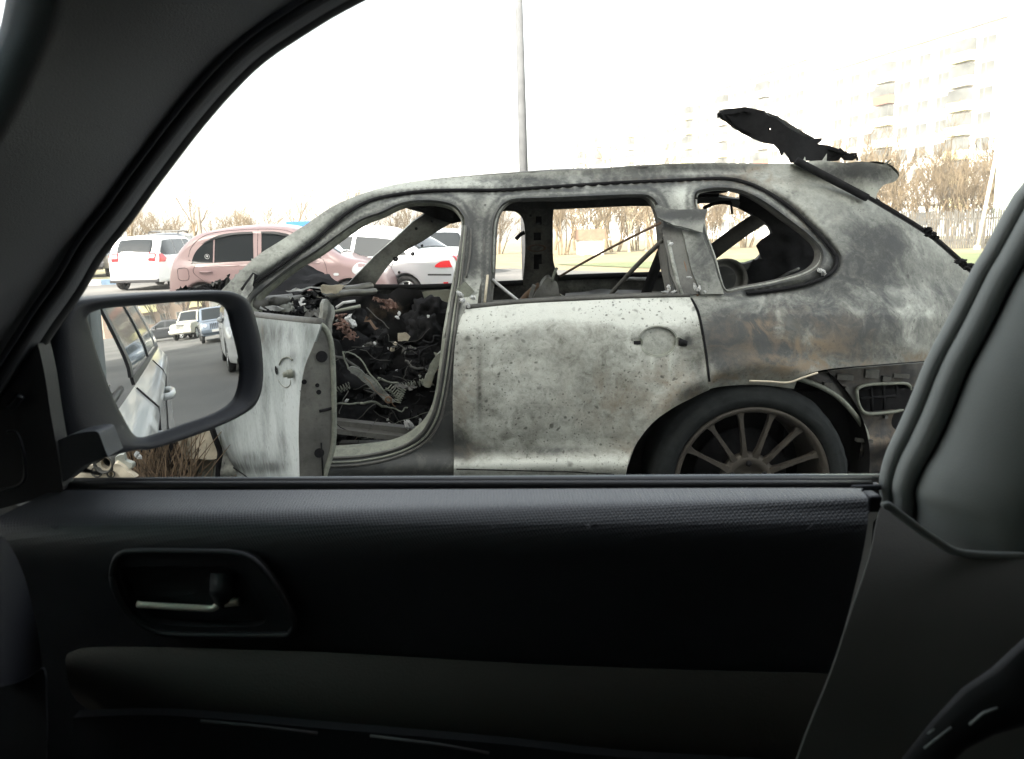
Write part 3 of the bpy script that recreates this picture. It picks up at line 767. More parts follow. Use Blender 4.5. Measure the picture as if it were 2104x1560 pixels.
def sedan(label, name, cat, pm, glass='cglass', Hh=1.43, L=4.45, W=1.70, lamps='redlamp', group=None):
    k = L/4.45; h = Hh/1.43
    pr = [(-2.22, .35), (-2.215, .55), (-2.19, .80), (-2.13, .93), (-1.95, .985), (-1.62, 1.01), (-1.45, 1.08), (-1.15, 1.27), (-.90, 1.37), (-.4, 1.43), (.0, 1.42), (.30, 1.35), (.65, 1.17), (1.0, 1.0), (1.2, .94), (1.7, .86), (2.02, .77), (2.16, .62), (2.21, .5), (2.22, .35)]
    s = Car(L, W, Hh, [(x*k, z*h) for x, z in pr], wr=.305, wb=2.6*k, belt=.91*h, tum=.24, rc=.09, crown=.03)
    t = thing(name, label, cat, group=group); s.body('body', pm, t)
    S = lambda P_: [(p[0]*k, p[1]*h)+tuple(p[2:]) for p in P_]
    s.spatch('window', S([(-1.32, .98, 1), (-1.14, 1.16), (-.90, 1.27), (-.22, 1.33, 1), (-.20, .95, 1)]), M_[glass], t)
    s.spatch('window', S([(-.14, 1.33, 1), (.20, 1.30), (.55, 1.12), (.82, .97), (.80, .945, 1), (-.12, .95, 1)]), M_[glass], t)
    s.tpatch('windscreen', .36*k, .98*k, -.94, .94, M_['cglass_l'], t); s.tpatch('rear_window', -1.46*k, -.98*k, -.9, .9, M_[glass], t)
    for sd in (-1, 1):
        s.tpatch('taillight', -2.20*k, -2.12*k, sd*.55, sd*1.0, M_[lamps], t, off=.012, n=6); s.tpatch('headlight', 2.03*k, 2.15*k, sd*.5, sd*1.0, M_['headlamp'], t, off=.01, n=6)
    s.spatch('taillight', S([(-2.17, .75, 1), (-2.13, .87, 1), (-1.98, .85), (-1.88, .77), (-1.97, .745)]), M_[lamps], t, off=.01)
    s.spatch('headlight', S([(1.72, .70), (1.80, .80), (2.0, .75), (2.08, .66), (1.95, .62)]), M_['headlamp'], t, off=.008)
    s.spatch('bumper_line', S([(-2.15, .60, 1), (-2.15, .63, 1), (-1.75, .64, 1), (-1.75, .61, 1)]), M_['trim'], t, off=.003, sm=0)
    s.spatch('reflector', S([(-2.10, .40), (-2.02, .40), (-2.02, .49), (-2.10, .49)]), M_[lamps], t, off=.012, sm=0)
    s.tpatch('number_plate', -2.212*k, -2.195*k, -.26, .26, M_['plate'], t, off=.012, n=4)
    s.tpatch('grille', 2.06*k, 2.15*k, -.40, .40, M_['trim'], t, off=.008, n=6)
    seams(s, t, [S([(-.17, 1.38), (-.17, .9), (-.17, .3)]), S([(.86, .96), (.9, .8), (.9, .3)]), S([(-1.1, .9), (-1.0, .7), (-.88, .5), (-.85, .3)])])
    m = MB(); m.box((-L/2-.005, 0, .30), (.08, W*.8, .10)); m.box((L/2+.005, 0, .30), (.08, W*.8, .1)); m.build('lower_trim', M_['trim'], t, world=False, bev=.02)
    handle(s, t, pm, -.9*k, .80*h); handle(s, t, pm, .02*k, .80*h); mirrors(s, t, pm, .62*k, .97*h); s.wheels(t, M_['alloy'], 6)
    return t
def boxy(label, name, cat, pm, lower=None, glass='cglass', Hh=1.85, L=4.6, W=1.8, wr=.37, group=None):
    k = L/4.6; h = Hh/1.85
    pr = [(-2.3, .5), (-2.29, .8), (-2.27, 1.05), (-2.22, 1.4), (-2.14, 1.72), (-2.0, 1.80), (-1.4, 1.845), (-.6, 1.85), (.05, 1.83), (.28, 1.76), (.55, 1.50), (.85, 1.18), (1.0, 1.12), (1.6, 1.09), (2.05, 1.04), (2.2, .97), (2.27, .8), (2.3, .5)]
    s = Car(L, W, Hh, [(x*k, z*h) for x, z in pr], wr=wr, wb=2.7*k, belt=1.12*h, tum=.14, rc=.08, crown=.02, zb=.40, plan=.12)
    t = thing(name, label, cat, group=group); s.body('body', pm, t)
    S = lambda P_: [(p[0]*k, p[1]*h)+tuple(p[2:]) for p in P_]
    for q in ([(-2.1, 1.18), (-2.02, 1.62), (-1.2, 1.68, 1), (-1.18, 1.16, 1)], [(-1.1, 1.68, 1), (-.32, 1.69, 1), (-.30, 1.16, 1), (-1.08, 1.16, 1)], [(-.24, 1.69, 1), (.14, 1.66), (.42, 1.42), (.62, 1.19), (.6, 1.16, 1), (-.22, 1.16, 1)]):
        s.spatch('window', S(q), M_[glass], t)
    s.tpatch('windscreen', .30*k, .86*k, -.95, .95, M_[glass], t); s.tpatch('rear_window', -2.26*k, -2.15*k, -.85, .85, M_[glass], t)
    m = MB()
    for i in range(7): m.box((2.255*k, (i-3)*.10, .86*h), (.06, .045, .26))
    m.build('grille', M_['trim'], t, world=False)
    for sd in (-1, 1):
        m = MB(); m.lathe([(.001, .03), (.06, .028), (.09, .0), (.092, -.05)], (2.245*k, sd*.56, .88*h), 20, 'X'); m.build('headlight', M_['headlamp'], t, world=False)
        s.tpatch('taillight', -2.285*k, -2.27*k, sd*.86, sd*1.0, M_['redlamp'], t, off=.015, n=5)
    m = MB(); m.box((2.31*k, 0, .56), (.16, W*.96, .20)); m.build('bumper', lower or M_['trim'], t, world=False, bev=.03)
    m = MB(); m.box((-2.31*k, 0, .56), (.16, W*.96, .20)); m.build('bumper', lower or M_['trim'], t, world=False, bev=.03)
    m = MB(); m.box((2.40*k, 0, .57), (.02, .5, .11)); m.build('number_plate', M_['plate'], t, world=False)
    seams(s, t, [S([(-.27, 1.75), (-.27, .5)]), S([(.7, 1.14), (.72, .5)]), S([(-1.14, 1.75), (-1.14, 1.1), (-1.0, .9), (-.97, .5)])])
    handle(s, t, pm, -.95*k, 1.0*h); handle(s, t, pm, -.1*k, 1.0*h); mirrors(s, t, pm, .52*k, 1.2*h); s.wheels(t, M_['alloy'], 6)
    for sd in (-1, 1):
        m = MB(); y = sd*(s.ytop(-.8)-.03); m.tube([(-1.9*k, y, Hh-.02), (-1.85*k, y, Hh+.06), (-.1*k, y, Hh+.06), (-.0*k, y, Hh-.02)], .02, 6); m.build('roof_rail', M_['trim'], t, world=False)
    return t
def atpx(px, Y): p = P(px, 480, Y); return (p.x, Y, 0)
white = paint('white_paint', (.72, .72, .71)); silver = mat('silver_paint', (.50, .52, .54), .3, metal=.5, coat=.7); darkp = paint('dark_paint', (.02, .022, .026)); bluegrey = mat('bluegrey_paint', (.10, .13, .19), .3, metal=.4, coat=.8)
finish_car(round_hatch(), (-3.86, 14.15, 0), 0)
finish_car(wagon('white estate car seen from behind beside the painted kerb', 'white_estate', 'car', white, Hh=1.55), (-10.75, 25.4, 0), 91)
finish_car(wagon('dark estate with roof bars half hidden behind the white estate', 'dark_estate', 'car', darkp, rails=True, Hh=1.72, L=4.5), (-12.9, 31.5, 0), 100)
finish_car(boxy('black off-roader with slotted grille facing out at the far left', 'black_offroader', 'car', darkp, Hh=1.75), (-17.7, 35.0, 0), -78)
finish_car(wagon('white estate with dark rear side windows, seen above the pink bonnet', 'white_estate', 'car', white, Hh=1.56), (-4.3, 18.9, 0), 176)
finish_car(sedan('silver saloon with red tail lamps beyond the burnt windscreen pillar', 'silver_saloon', 'car', silver, Hh=1.42), (-2.75, 15.7, 0), 158)
finish_car(wagon('silver estate with tall red tail lamps behind the saloon boot', 'silver_estate', 'car', silver, Hh=1.50), (-2.1, 22.6, 0), 102)
finish_car(wagon('blue-grey estate standing alone at the field side, left of the lamp post', 'blue_estate', 'car', bluegrey, Hh=1.5), (-1.9, 30.5, 0), 103)
# ------------------------------------------------------------------ the burnt SUV
SX, SY = 0.15, 3.8
suv = thing('burnt_suv', 'burnt-out grey SUV shell with open front door and no glass', 'car', (SX, SY, 0))
gz = table([(.10, 2.87), (.35, 2.84), (.40, 2.80), (.43, 2.792), (.465, 2.825), (.50, 2.826), (.56, 2.808), (.65, 2.797), (.78, 2.797), (.85, 2.802), (.90, 2.815), (.94, 2.835), (.98, 2.862), (1.0, 2.882), (1.05, 2.905), (1.15, 2.95), (1.25, 3.0), (1.33, 3.045), (1.38, 3.085), (1.42, 3.14), (1.46, 3.22)], .012)
WC = P(1541, 990, 2.80)      # rear wheel centre
def g_side(z, x):
    y = gz(z)
    d = math.hypot(x-WC.x, z-WC.z)
    if z < 1.0: y -= .030*math.exp(-((d-.43)/.045)**2)*(1 if d > .36 else 0) + .018*math.exp(-((d-.5)/.12)**2)
    y += .0035*noise.noise(Vector((x*6, z*8, 2)))+.0018*noise.noise(Vector((x*19, z*22, 4)))
    # rear quarter rounds away towards the tail
    if x > 1.05: y += .22*((x-1.05)/.6)**2
    return y
S_ = gsurf(g_side)
def off_surf(o, base=g_side): return gsurf(lambda z, x: base(z, x)+o)
# drip channel along roof and round the quarter glass (a real groove)
CH = crom([(514, 588), (560, 558), (594, 533), (649, 492), (688, 458), (722, 432), (771, 409), (853, 395), (936, 391), (1019, 391), (1123, 385), (1265, 376), (1380, 371), (1483, 367), (1535, 376), (1586, 400), (1638, 438), (1683, 483), (1710, 515), (1719, 535), (1710, 558), (1672, 579), (1621, 592), (1535, 603)], 6, closed=False)
CHa = np.array(CH)
def chd(px, py): return float(np.sqrt(((CHa-np.array([px, py]))**2).sum(1)).min())
def frame_surf(px, py):
    d = chd(px, py); o = .024*math.exp(-(d/8.0)**2)
    # channel's inner land sits deeper than the outer rail
    return off_surf(o)(px, py)
outer = crom([(454, 597, 1), (523, 530), (578, 494), (633, 458), (677, 428), (716, 409), (757, 394), (812, 379), (881, 369), (950, 363), (1028, 357), (1142, 351), (1242, 347), (1328, 339), (1413, 335), (1499, 335), (1570, 336), (1641, 336, 1), (1715, 372), (1789, 414), (1896, 479), (1948, 521), (1997, 566, 1), (1988, 610), (1949, 668), (1913, 725), (1904, 741, 1), (1829, 747), (1732, 755), (1677, 763), (1640, 777, 1), (1631, 799, 1), (1592, 794), (1555, 791), (1506, 792), (1459, 799), (1424, 817), (1382, 839), (1341, 869), (1308, 911), (1291, 947), (1284, 985), (1276, 1060), (1274, 1120, 1), (900, 1122, 1), (500, 1124, 1), (430, 1040, 1), (452, 900, 1), (430, 700, 1)], 3)
h_front = crom([(514, 620), (536, 596), (594, 549), (647, 516), (699, 478), (743, 450), (784, 435), (818, 419), (850, 412), (895, 412), (930, 420), (947, 436), (955, 455), (950, 505), (938, 574), (931, 616), (925, 650), (918, 690), (910, 750), (900, 812), (888, 855), (868, 887), (832, 915), (795, 929), (740, 936), (682, 940), (600, 941, 1), (570, 930, 1), (530, 760), (512, 660)], 4)
h_rear = crom([(1004, 626, 1), (1008, 568), (1010, 500), (1013, 459), (1022, 433), (1037, 416), (1060, 408), (1123, 406), (1218, 402), (1313, 399), (1338, 404), (1353, 421), (1362, 448), (1366, 487), (1374, 554), (1384, 608, 1), (1200, 618), (1080, 624)], 4)
h_quar = crom([(1427, 402), (1436, 391), (1476, 385), (1525, 391), (1573, 415), (1621, 450), (1662, 482), (1687, 508), (1692, 531), (1680, 552), (1648, 569), (1586, 586), (1518, 598), (1490, 602), (1478, 575), (1466, 530), (1448, 480), (1440, 440), (1428, 424)], 4)
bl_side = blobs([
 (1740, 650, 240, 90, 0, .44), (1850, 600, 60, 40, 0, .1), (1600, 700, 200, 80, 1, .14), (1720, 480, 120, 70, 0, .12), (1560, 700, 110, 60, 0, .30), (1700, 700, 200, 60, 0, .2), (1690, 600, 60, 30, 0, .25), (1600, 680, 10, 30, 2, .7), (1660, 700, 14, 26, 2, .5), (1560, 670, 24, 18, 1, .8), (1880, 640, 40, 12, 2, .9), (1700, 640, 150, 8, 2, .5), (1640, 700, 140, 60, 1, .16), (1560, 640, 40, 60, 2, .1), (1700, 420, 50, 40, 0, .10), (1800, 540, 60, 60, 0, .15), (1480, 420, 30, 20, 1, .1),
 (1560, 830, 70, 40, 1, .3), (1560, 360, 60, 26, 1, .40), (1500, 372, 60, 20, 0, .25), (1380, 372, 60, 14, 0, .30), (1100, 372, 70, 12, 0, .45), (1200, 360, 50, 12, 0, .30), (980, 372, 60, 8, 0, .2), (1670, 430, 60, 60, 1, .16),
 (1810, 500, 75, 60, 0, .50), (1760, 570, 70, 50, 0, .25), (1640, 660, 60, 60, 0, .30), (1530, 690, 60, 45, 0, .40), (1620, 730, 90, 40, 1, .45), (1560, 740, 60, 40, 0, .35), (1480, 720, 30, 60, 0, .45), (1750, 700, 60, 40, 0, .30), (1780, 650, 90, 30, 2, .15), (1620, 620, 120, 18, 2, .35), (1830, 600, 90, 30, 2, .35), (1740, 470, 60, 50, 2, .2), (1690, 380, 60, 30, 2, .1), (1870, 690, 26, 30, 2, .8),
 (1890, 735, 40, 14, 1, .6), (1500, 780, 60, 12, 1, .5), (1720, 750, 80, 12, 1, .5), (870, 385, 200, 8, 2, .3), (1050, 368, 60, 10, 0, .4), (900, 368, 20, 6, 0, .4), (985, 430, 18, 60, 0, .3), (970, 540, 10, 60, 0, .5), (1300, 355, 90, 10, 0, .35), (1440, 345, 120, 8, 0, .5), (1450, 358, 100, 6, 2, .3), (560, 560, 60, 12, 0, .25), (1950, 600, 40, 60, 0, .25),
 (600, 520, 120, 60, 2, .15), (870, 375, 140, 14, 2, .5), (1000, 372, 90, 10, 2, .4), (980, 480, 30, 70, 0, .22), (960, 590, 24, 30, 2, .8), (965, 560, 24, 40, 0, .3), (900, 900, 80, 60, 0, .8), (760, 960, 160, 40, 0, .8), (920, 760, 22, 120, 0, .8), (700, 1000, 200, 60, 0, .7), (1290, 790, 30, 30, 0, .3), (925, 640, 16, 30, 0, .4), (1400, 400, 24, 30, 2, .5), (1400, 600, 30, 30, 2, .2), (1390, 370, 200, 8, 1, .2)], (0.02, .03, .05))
HOL = np.array(resample(h_front, 6)+resample(h_rear, 6)+resample(h_quar, 6))
_bs = bl_side
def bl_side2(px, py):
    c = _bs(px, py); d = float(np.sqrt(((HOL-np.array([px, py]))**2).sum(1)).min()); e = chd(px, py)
    q = .75*math.exp(-(d/5.0)**2)+.6*math.exp(-(e/8.0)**2)  # tone goes darker along opening edges and in the drip channel
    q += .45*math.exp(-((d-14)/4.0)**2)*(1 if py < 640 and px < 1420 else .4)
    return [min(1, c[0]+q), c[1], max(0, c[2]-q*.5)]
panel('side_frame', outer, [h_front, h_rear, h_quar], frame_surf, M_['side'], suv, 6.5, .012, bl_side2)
# inner flanges of the window openings (box section depth)
def flange(name, loop, m, depth=.07, inset=.010, o=.006, par=None):
    mb = MB(); a = [off_surf(o)(*p) for p in loop]; c = sum(a, Vector())/len(a)
    rows = []
    for t, s in ((0, 0), (.35, .25), (.4, .9), (1, 1)):
        rows.append([p+Vector((0, depth*t, 0))+(c-p)*(inset*s/max(.05, (c-p).length)) for p in a])
    mb.grid([[r[i] for i in range(len(r))]+[r[0]] for r in rows]); return mb.build(name, m, par or suv)
flange('window_flange', h_front, M_['greenash'], .09, .022)
flange('window_flange', h_rear, M_['soot'], .07, .018)
flange('window_flange', h_quar, M_['soot'], .06, .012)
for lp_ in (h_front[:70], h_rear[4:48], h_quar):
    mb = MB(); cx_ = sum(p[0] for p in lp_)/len(lp_); cy_ = sum(p[1] for p in lp_)/len(lp_)
    q = [off_surf(.030)(p[0]+(cx_-p[0])*.035, p[1]+(cy_-p[1])*.045) for p in lp_]; mb.tube(q, .0045, 6); mb.build('opening_lip', M_['side'], suv)
# perished seal left in the channel
mb = MB(); mb.tube([off_surf(.004)(*p) for p in CH], .0072, 6); mb.build('window_seal', M_['char'], suv)
# inner door-opening lips running down the pillar and along the sill
for k, (dx, rr) in enumerate(((0, .005), (9, .004), (17, .005))):
    q = crom([(953+dx*.3, 464), (938+dx*.6, 574), (925+dx*.8, 650), (910+dx, 750), (900+dx, 812), (886+dx, 858+dx*.5), (860+dx*.8, 897+dx*.7), (815, 922+dx), (740, 938+dx), (660, 942+dx)], 6, closed=False)
    mb = MB(); mb.tube([off_surf(-.004)(*p) for p in q], rr, 6); mb.build('opening_lip', M_['greenash' if k == 1 else 'soot'], suv)

# rear door
hx_, hy_ = 1352, 702
HW = P(hx_, hy_, 2.81)
def g_door(z, x):
    y = g_side(z, x)-.016
    d = math.hypot((x-HW.x)/.060, (z-HW.z)/.046)
    for sx, r_ in ((-.072, .020), (.085, .020)):
        d = math.hypot((x-HW.x-sx)/r_, (z-HW.z)/(.013)); y += .012*math.exp(-d*d)
    # upright shallow press lines on the front part of the skin
    y += .004*math.exp(-((x-(-.115))/.02)**2)*(1 if z < .85 else 0)
    y += .004*noise.noise(Vector((x*5, z*5, 3)))
    return y
door_o = crom([(956, 636, 1), (1065, 625), (1176, 619), (1313, 613), (1417, 611, 1), (1427, 632), (1435, 657), (1446, 718), (1454, 784), (1458, 801, 1), (1424, 817), (1382, 839), (1341, 869), (1308, 911), (1291, 947), (1284, 985), (1277, 1050, 1), (932, 1050, 1), (932, 977), (933, 925), (930, 828), (934, 718), (943, 665)], 3)
bl_door = blobs([(1150, 800, 200, 120, 1, .10), (1390, 860, 70, 60, 1, .25), (960, 850, 30, 120, 1, .2), (1352, 682, 34, 10, 0, .5), (1352, 712, 26, 12, 2, .4), (1200, 635, 260, 22, 2, .9), (1000, 660, 60, 26, 2, .6), (1340, 650, 90, 22, 2, .7), (1060, 690, 70, 20, 0, .22), (1050, 790, 60, 80, 2, .12), (1380, 780, 60, 50, 1, .32), (1440, 740, 30, 70, 0, .40), (1420, 810, 40, 20, 0, .4), (1250, 830, 60, 60, 1, .25), (950, 800, 22, 90, 1, .25), (945, 900, 20, 40, 0, .6), (1100, 925, 200, 12, 0, .42), (950, 925, 30, 20, 0, .5), (1290, 930, 40, 40, 1, .3), (1100, 955, 200, 10, 2, .6), (1410, 705, 16, 14, 0, .7), (1315, 704, 14, 10, 0, .3), (985, 790, 5, 70, 0, .4), (1375, 740, 4, 40, 2, .5), (1340, 735, 4, 30, 2, .4)], (0, 0.02, .03))  # handle, shoulder and lower fold carry painted light and shade besides soot, rust, ash
hel = [(hx_+38*math.cos(6.2832*k/32)*(1-.06*math.sin(6.2832*k/32)), hy_+31*math.sin(6.2832*k/32)) for k in range(32)]
rd = panel('rear_door', door_o, [hel], gsurf(g_door), M_['door'], suv, 6.5, .010, bl_door)
tag(rd, 'shut rear door with a spotted ash-grey skin and no handle')
rows = []; e_ = [gsurf(g_door)(*p) for p in hel]; c = sum(e_, Vector())/len(e_)
for (s_, dd) in ((1.06, -.0012), (1.0, .0015), (.95, .012), (.86, .024), (.70, .032), (.45, .035), (.02, .036)): rows.append([c+(p-c)*s_+Vector((0, dd, 0)) for p in e_])
mb = MB(); mb.grid(rows, closed=True); mb.build('handle_recess', M_['greenash'], rd)  # bowl metal darker than the skin, standing in for its shade
for hx2 in (1311, 1395):
    mb = MB(); c = gsurf(lambda z, x: g_door(z, x))(hx2, 703); mb.lathe([(.018, -.0005), (.0165, -.0022), (.013, .0005), (.001, .001)], c, 20); mb.build('lock_boss', M_['greenash'], rd)
mb = MB(); c = gsurf(lambda z, x: g_door(z, x)-.002)(1309, 704)
mb.box(c, (.024, .012, .012)); mb.build('handle_hole', M_['char'], rd)
mb = MB(); a = gsurf(lambda z, x: g_door(z, x)-.004)(1396, 703); b = gsurf(lambda z, x: g_door(z, x)-.014)(1412, 706)
mb.tube([a, b], [.014, .009], 8); mb.build('lock_stub', M_['char'], rd)
mb = MB(); mb.tube([gsurf(lambda z, x: g_door(z, x)-.001)(*p) for p in [(938, 964), (1060, 967), (1180, 970), (1262, 975)]], .0022, 5); mb.build('sill_line', M_['char'], rd)
mb = MB(); mb.tube([gsurf(lambda z, x: g_door(z, x)+.010)(*p) for p in crom([(958, 632), (1065, 621), (1176, 615), (1313, 609), (1417, 607)], 4, closed=False)], .010, 8); mb.build('waist_rail', M_['soot'], rd)
mb = MB(); mb.tube([gsurf(lambda z, x: g_door(z, x)+.008)(*p) for p in crom([(1420, 613), (1431, 632), (1439, 657), (1450, 718), (1458, 784)], 4, closed=False)], .004, 6); mb.build('shut_line', M_['char'], rd)

# rear window pillar: burnt remains of the door frame, bent flap and melted blobs
def strip(name, pts, m, o, wd=.02, th=.006, par=None, jit=.004):
    """flat bar following picture points, offset o from the side surface"""
    c = [off_surf(o)(*p) for p in pts]; mb = MB(); c = [p+noise.noise_vector(p*30)*jit for p in c]
    mb.tube(c, wd/2, 6, flat=th/wd*2); return mb.build(name, m, par or suv)
flap = panel('bent_flap', [(1345, 428), (1352, 421), (1395, 428), (1453, 432), (1449, 448), (1443, 475), (1385, 462), (1350, 448)], [], off_surf(-.05), M_['side'], suv, 6, .006, blobs([(1400, 448, 80, 40, 0, .35), (1400, 462, 60, 12, 2, .5), (1400, 440, 60, 8, 0, .6)]), jit=.014, jf=9)
tag(flap, 'bent grey strip hanging across the rear pillar')
panel('pillar_inner', [(1362, 470), (1384, 466), (1404, 470), (1418, 520), (1436, 570), (1444, 604), (1420, 606), (1392, 606), (1378, 560), (1368, 510)], [], off_surf(-.010), M_['soot'], suv, 8, .012, blobs([(1395, 520, 20, 60, 2, .5)]), jit=.01, jf=12)
panel('pillar_inner', [(1400, 472), (1440, 478), (1462, 530), (1478, 575), (1488, 604), (1440, 606), (1424, 560), (1408, 510)], [], off_surf(-.018), M_['side'], suv, 8, .01, blobs([(1440, 540, 40, 80, 0, .5)]), jit=.008, jf=12)
strip('door_frame_stub', [(1374, 495), (1382, 540), (1392, 580), (1402, 606)], M_['side'], -.012, .012, .008)
strip('door_frame_stub', [(1402, 520), (1412, 560), (1424, 596), (1436, 606)], M_['rusty'], -.004, .010, .006)
def crumple(name, pts, m, Y, r, seed, n=1, par=None, squash=.6, world_pts=None):
    """lump of crumpled or melted metal"""
    rnd = random.Random(seed)
    cs = world_pts or [P(px, py, Y+rnd.uniform(-.02, .02)) for px, py in pts]
    for c in cs:
        b = bmesh.new(); bmesh.ops.create_icosphere(b, subdivisions=3, radius=1)
        sx, sy, sz = [r*rnd.uniform(.6, 1.2) for _ in range(3)]
        R = Matrix.Rotation(rnd.uniform(0, 6), 3, 'Y')
        o = Vector((rnd.random()*9, rnd.random()*9, rnd.random()*9))
        vs = []
        for v in b.verts:
            q = v.co*1.0; k = 1+.55*noise.noise(q*1.7+o)+.35*noise.noise(q*4+o)
            vs.append(R @ Vector((q.x*sx*k, q.y*sy*k, q.z*sz*k*squash))+c)
        mb = MB(); mb.add(vs, [tuple(x.index for x in f.verts) for f in b.faces], False); b.free(); o_ = mb.build(name, m, par or suv)
    return o_
crumple('melted_metal', [(1374, 592), (1384, 600), (1366, 600), (1378, 502)], M_['white_ash'], 2.87, .011, 1)
crumple('melted_metal', [(1436, 594), (1448, 600), (1416, 570), (1428, 590)], M_['white_ash'], 2.86, .010, 2)
crumple('melted_metal', [(1686, 556), (1692, 562)], M_['white_ash'], 2.92, .013, 3)
crumple('melted_metal', [(950, 618), (962, 628), (945, 604), (972, 612)], M_['white_ash'], 2.86, .014, 4)
# small square tag on the B pillar
mb = MB(); c = off_surf(-.008)(955, 598); mb.box(c, (.050, .006, .050), Matrix.Rotation(.85, 3, 'Y')); mb.build('pillar_plate', M_['greenash'], suv)
mb = MB(); mb.tube([off_surf(-.006)(*p) for p in crom([(968, 470), (966, 520), (958, 570)], 5, closed=False)], .004, 6); mb.build('pillar_ridge', M_['soot'], suv)
strip('frame_trim', [(1002, 565), (999, 590), (997, 622)], M_['cream'], -.004, .008, .005)
strip('frame_trim', [(997, 420), (994, 500), (990, 560), (984, 625)], M_['soot'], .001, .006, .006)
strip('frame_bracket', [(1012, 575), (1040, 598), (1070, 622)], M_['white_ash'], .03, .012, .005)

# roof with windscreen header
RP = [p for p in outer if p[1] < 412 and 700 < p[0] < 1642]
mb = MB(); rows = []
for p in RP:
    a = S_(*p); r = []
    for k in range(15):
        f = k/14; y = a.y+(4.52-a.y)*f; arch = math.sin(math.pi*f)
        zz = a.z-.012+.045*arch*(1 if a.z > 1.3 else .6)+.012*noise.noise(Vector((a.x*2, y*2, 1)))
        r.append(Vector((a.x+(0-.00)*arch, y, zz)))
    rows.append(r)
# the windscreen side: header starts behind the pillar top
rows = [r for r in rows if r[0].x > -.50]
mb.grid(rows); rf = mb.build('roof', M_['soot'], suv, solid=.012)
me = rf.data
# header rail and cross bows seen from below
def rail(name, px, wdt, m, dz=-.05, h=.04):
    a = S_(*min(RP, key=lambda q: abs(q[0]-px))); mb = MB()
    pts = [Vector((a.x, a.y+.02+(4.5-a.y)*k/8, a.z+dz+.04*math.sin(math.pi*k/8))) for k in range(9)]
    for p, q in zip(pts, pts[1:]):
        mb.box((p+q)/2, (wdt, (q-p).length*1.02, h))
    return mb.build(name, m, suv)
rail('header_rail', 808, .10, M_['char']); rail('roof_bow', 1110, .07, M_['soot']); rail('roof_bow', 1370, .08, M_['char']); rail('tail_header', 1600, .14, M_['char'], -.05, .06)
# burnt lining hanging from the header
def hang(name, pts, Y, m, th=.01, jit=.012, tint=None): return panel(name, pts, [], lambda a, b: P(a, b, Y), m, suv, 9, th, tint or blobs([]), jit=jit, jf=14)
hang('header_lining', [(818, 424), (850, 417), (905, 414), (955, 424), (958, 452), (930, 462), (905, 452), (885, 443), (850, 430)], 4.30, M_['char'])

# far side of the shell
farT = table([(.1, 4.72), (.9, 4.72), (1.0, 4.68), (1.2, 4.58), (1.35, 4.50), (1.5, 4.42)], .02)
fs = gsurf(lambda z, x: farT(z))
far_o = [(690, 590), (716, 583), (771, 525), (812, 490), (848, 456), (888, 430), (930, 418), (1000, 414), (1150, 406), (1300, 402), (1450, 402), (1540, 412), (1620, 450), (1700, 520), (1750, 560), (1750, 700), (1600, 850), (690, 862)]
far_h1 = crom([(766, 592, 1), (798, 546), (831, 517), (867, 497), (908, 470), (950, 449), (1000, 438), (1045, 434), (1066, 440), (1077, 462), (1079, 520), (1074, 578, 1), (950, 584), (860, 588)], 3)
far_h2 = crom([(1137, 436), (1146, 431), (1206, 428), (1289, 424), (1348, 424), (1375, 424), (1390, 440), (1398, 500), (1400, 560, 1), (1250, 564), (1147, 568, 1), (1137, 537), (1136, 483)], 3)
far_h3 = crom([(1420, 428), (1460, 418), (1505, 424), (1545, 445), (1583, 479), (1553, 535), (1483, 546), (1440, 552), (1428, 500)], 3)
bl_far = blobs([(1250, 588, 120, 16, 0, -.3), (850, 740, 170, 80, 0, .9), (700, 640, 90, 60, 0, .9), (1105, 500, 26, 90, 1, .25), (1105, 500, 30, 90, 0, -.5), (880, 620, 50, 40, 0, -.1), (880, 690, 120, 40, 0, .6), (800, 640, 50, 60, 0, .8), (860, 495, 60, 45, 0, -.75), (780, 560, 50, 40, 0, -.75), (860, 500, 60, 60, 2, .4), (790, 560, 50, 40, 2, .4), (850, 500, 20, 16, 1, .4), (930, 430, 60, 20, 0, .9), (1250, 590, 100, 14, 2, .4), (1600, 520, 90, 90, 0, .95), (1500, 600, 160, 40, 0, .9), (1200, 415, 200, 10, 0, .6), (1180, 690, 500, 60, 0, .8)], (.50, .08, .0))
panel('far_side_frame', far_o, [far_h1, far_h2, far_h3], fs, M_['side'], suv, 11, .02, bl_far, toward=Vector((0, -1, 0)))
def fst(o): return gsurf(lambda z, x: farT(z)+o)
# far pillar slot with belt guide
for q in ((1107, 452, .03, .05), (1104, 485, .04, .05), (1105, 530, .045, .07), (1090, 443, .012, .012), (1102, 548, .03, .03)):
    mb = MB(); mb.box(fst(-.004)(q[0], q[1]), (q[2], .012, q[3])); mb.build('belt_guide_slot', M_['char'], suv)
mb = MB(); c = fst(-.012)(1103, 510); mb.lathe([(.030, 0), (.036, -.006), (.042, 0)], c, 20); 
for v in range(len(mb.v)): x, y, z = mb.v[v]; mb.v[v] = (c.x+(x-c.x)*1.3, y, c.z+(z-c.z)*.5)
mb.build('belt_guide', M_['rusty'], suv)
mb = MB()
for q in ((848, 522, .012), (813, 532, .016), (867, 505, .008), (855, 470, .008), (888, 455, .007), (820, 560, .008)):
    mb.lathe([(.001, 0), (q[2], .001)], fst(-.006)(q[0], q[1]), 12)
mb.build('pillar_hole', M_['char'], suv)
mb = MB(); mb.tube([fst(-.01)(*p) for p in [(760, 590), (860, 590), (950, 587), (1075, 581)]], .018, 6); mb.tube([fst(-.01)(*p) for p in [(1147, 571), (1250, 567), (1400, 563)]], .018, 6); mb.build('waist_rail', M_['char'], suv)
mb = MB(); mb.tube([fst(-.03)(*p) for p in [(1285, 573), (1330, 573)]], .012, 6); mb.build('melted_trim', M_['white_ash'], suv)
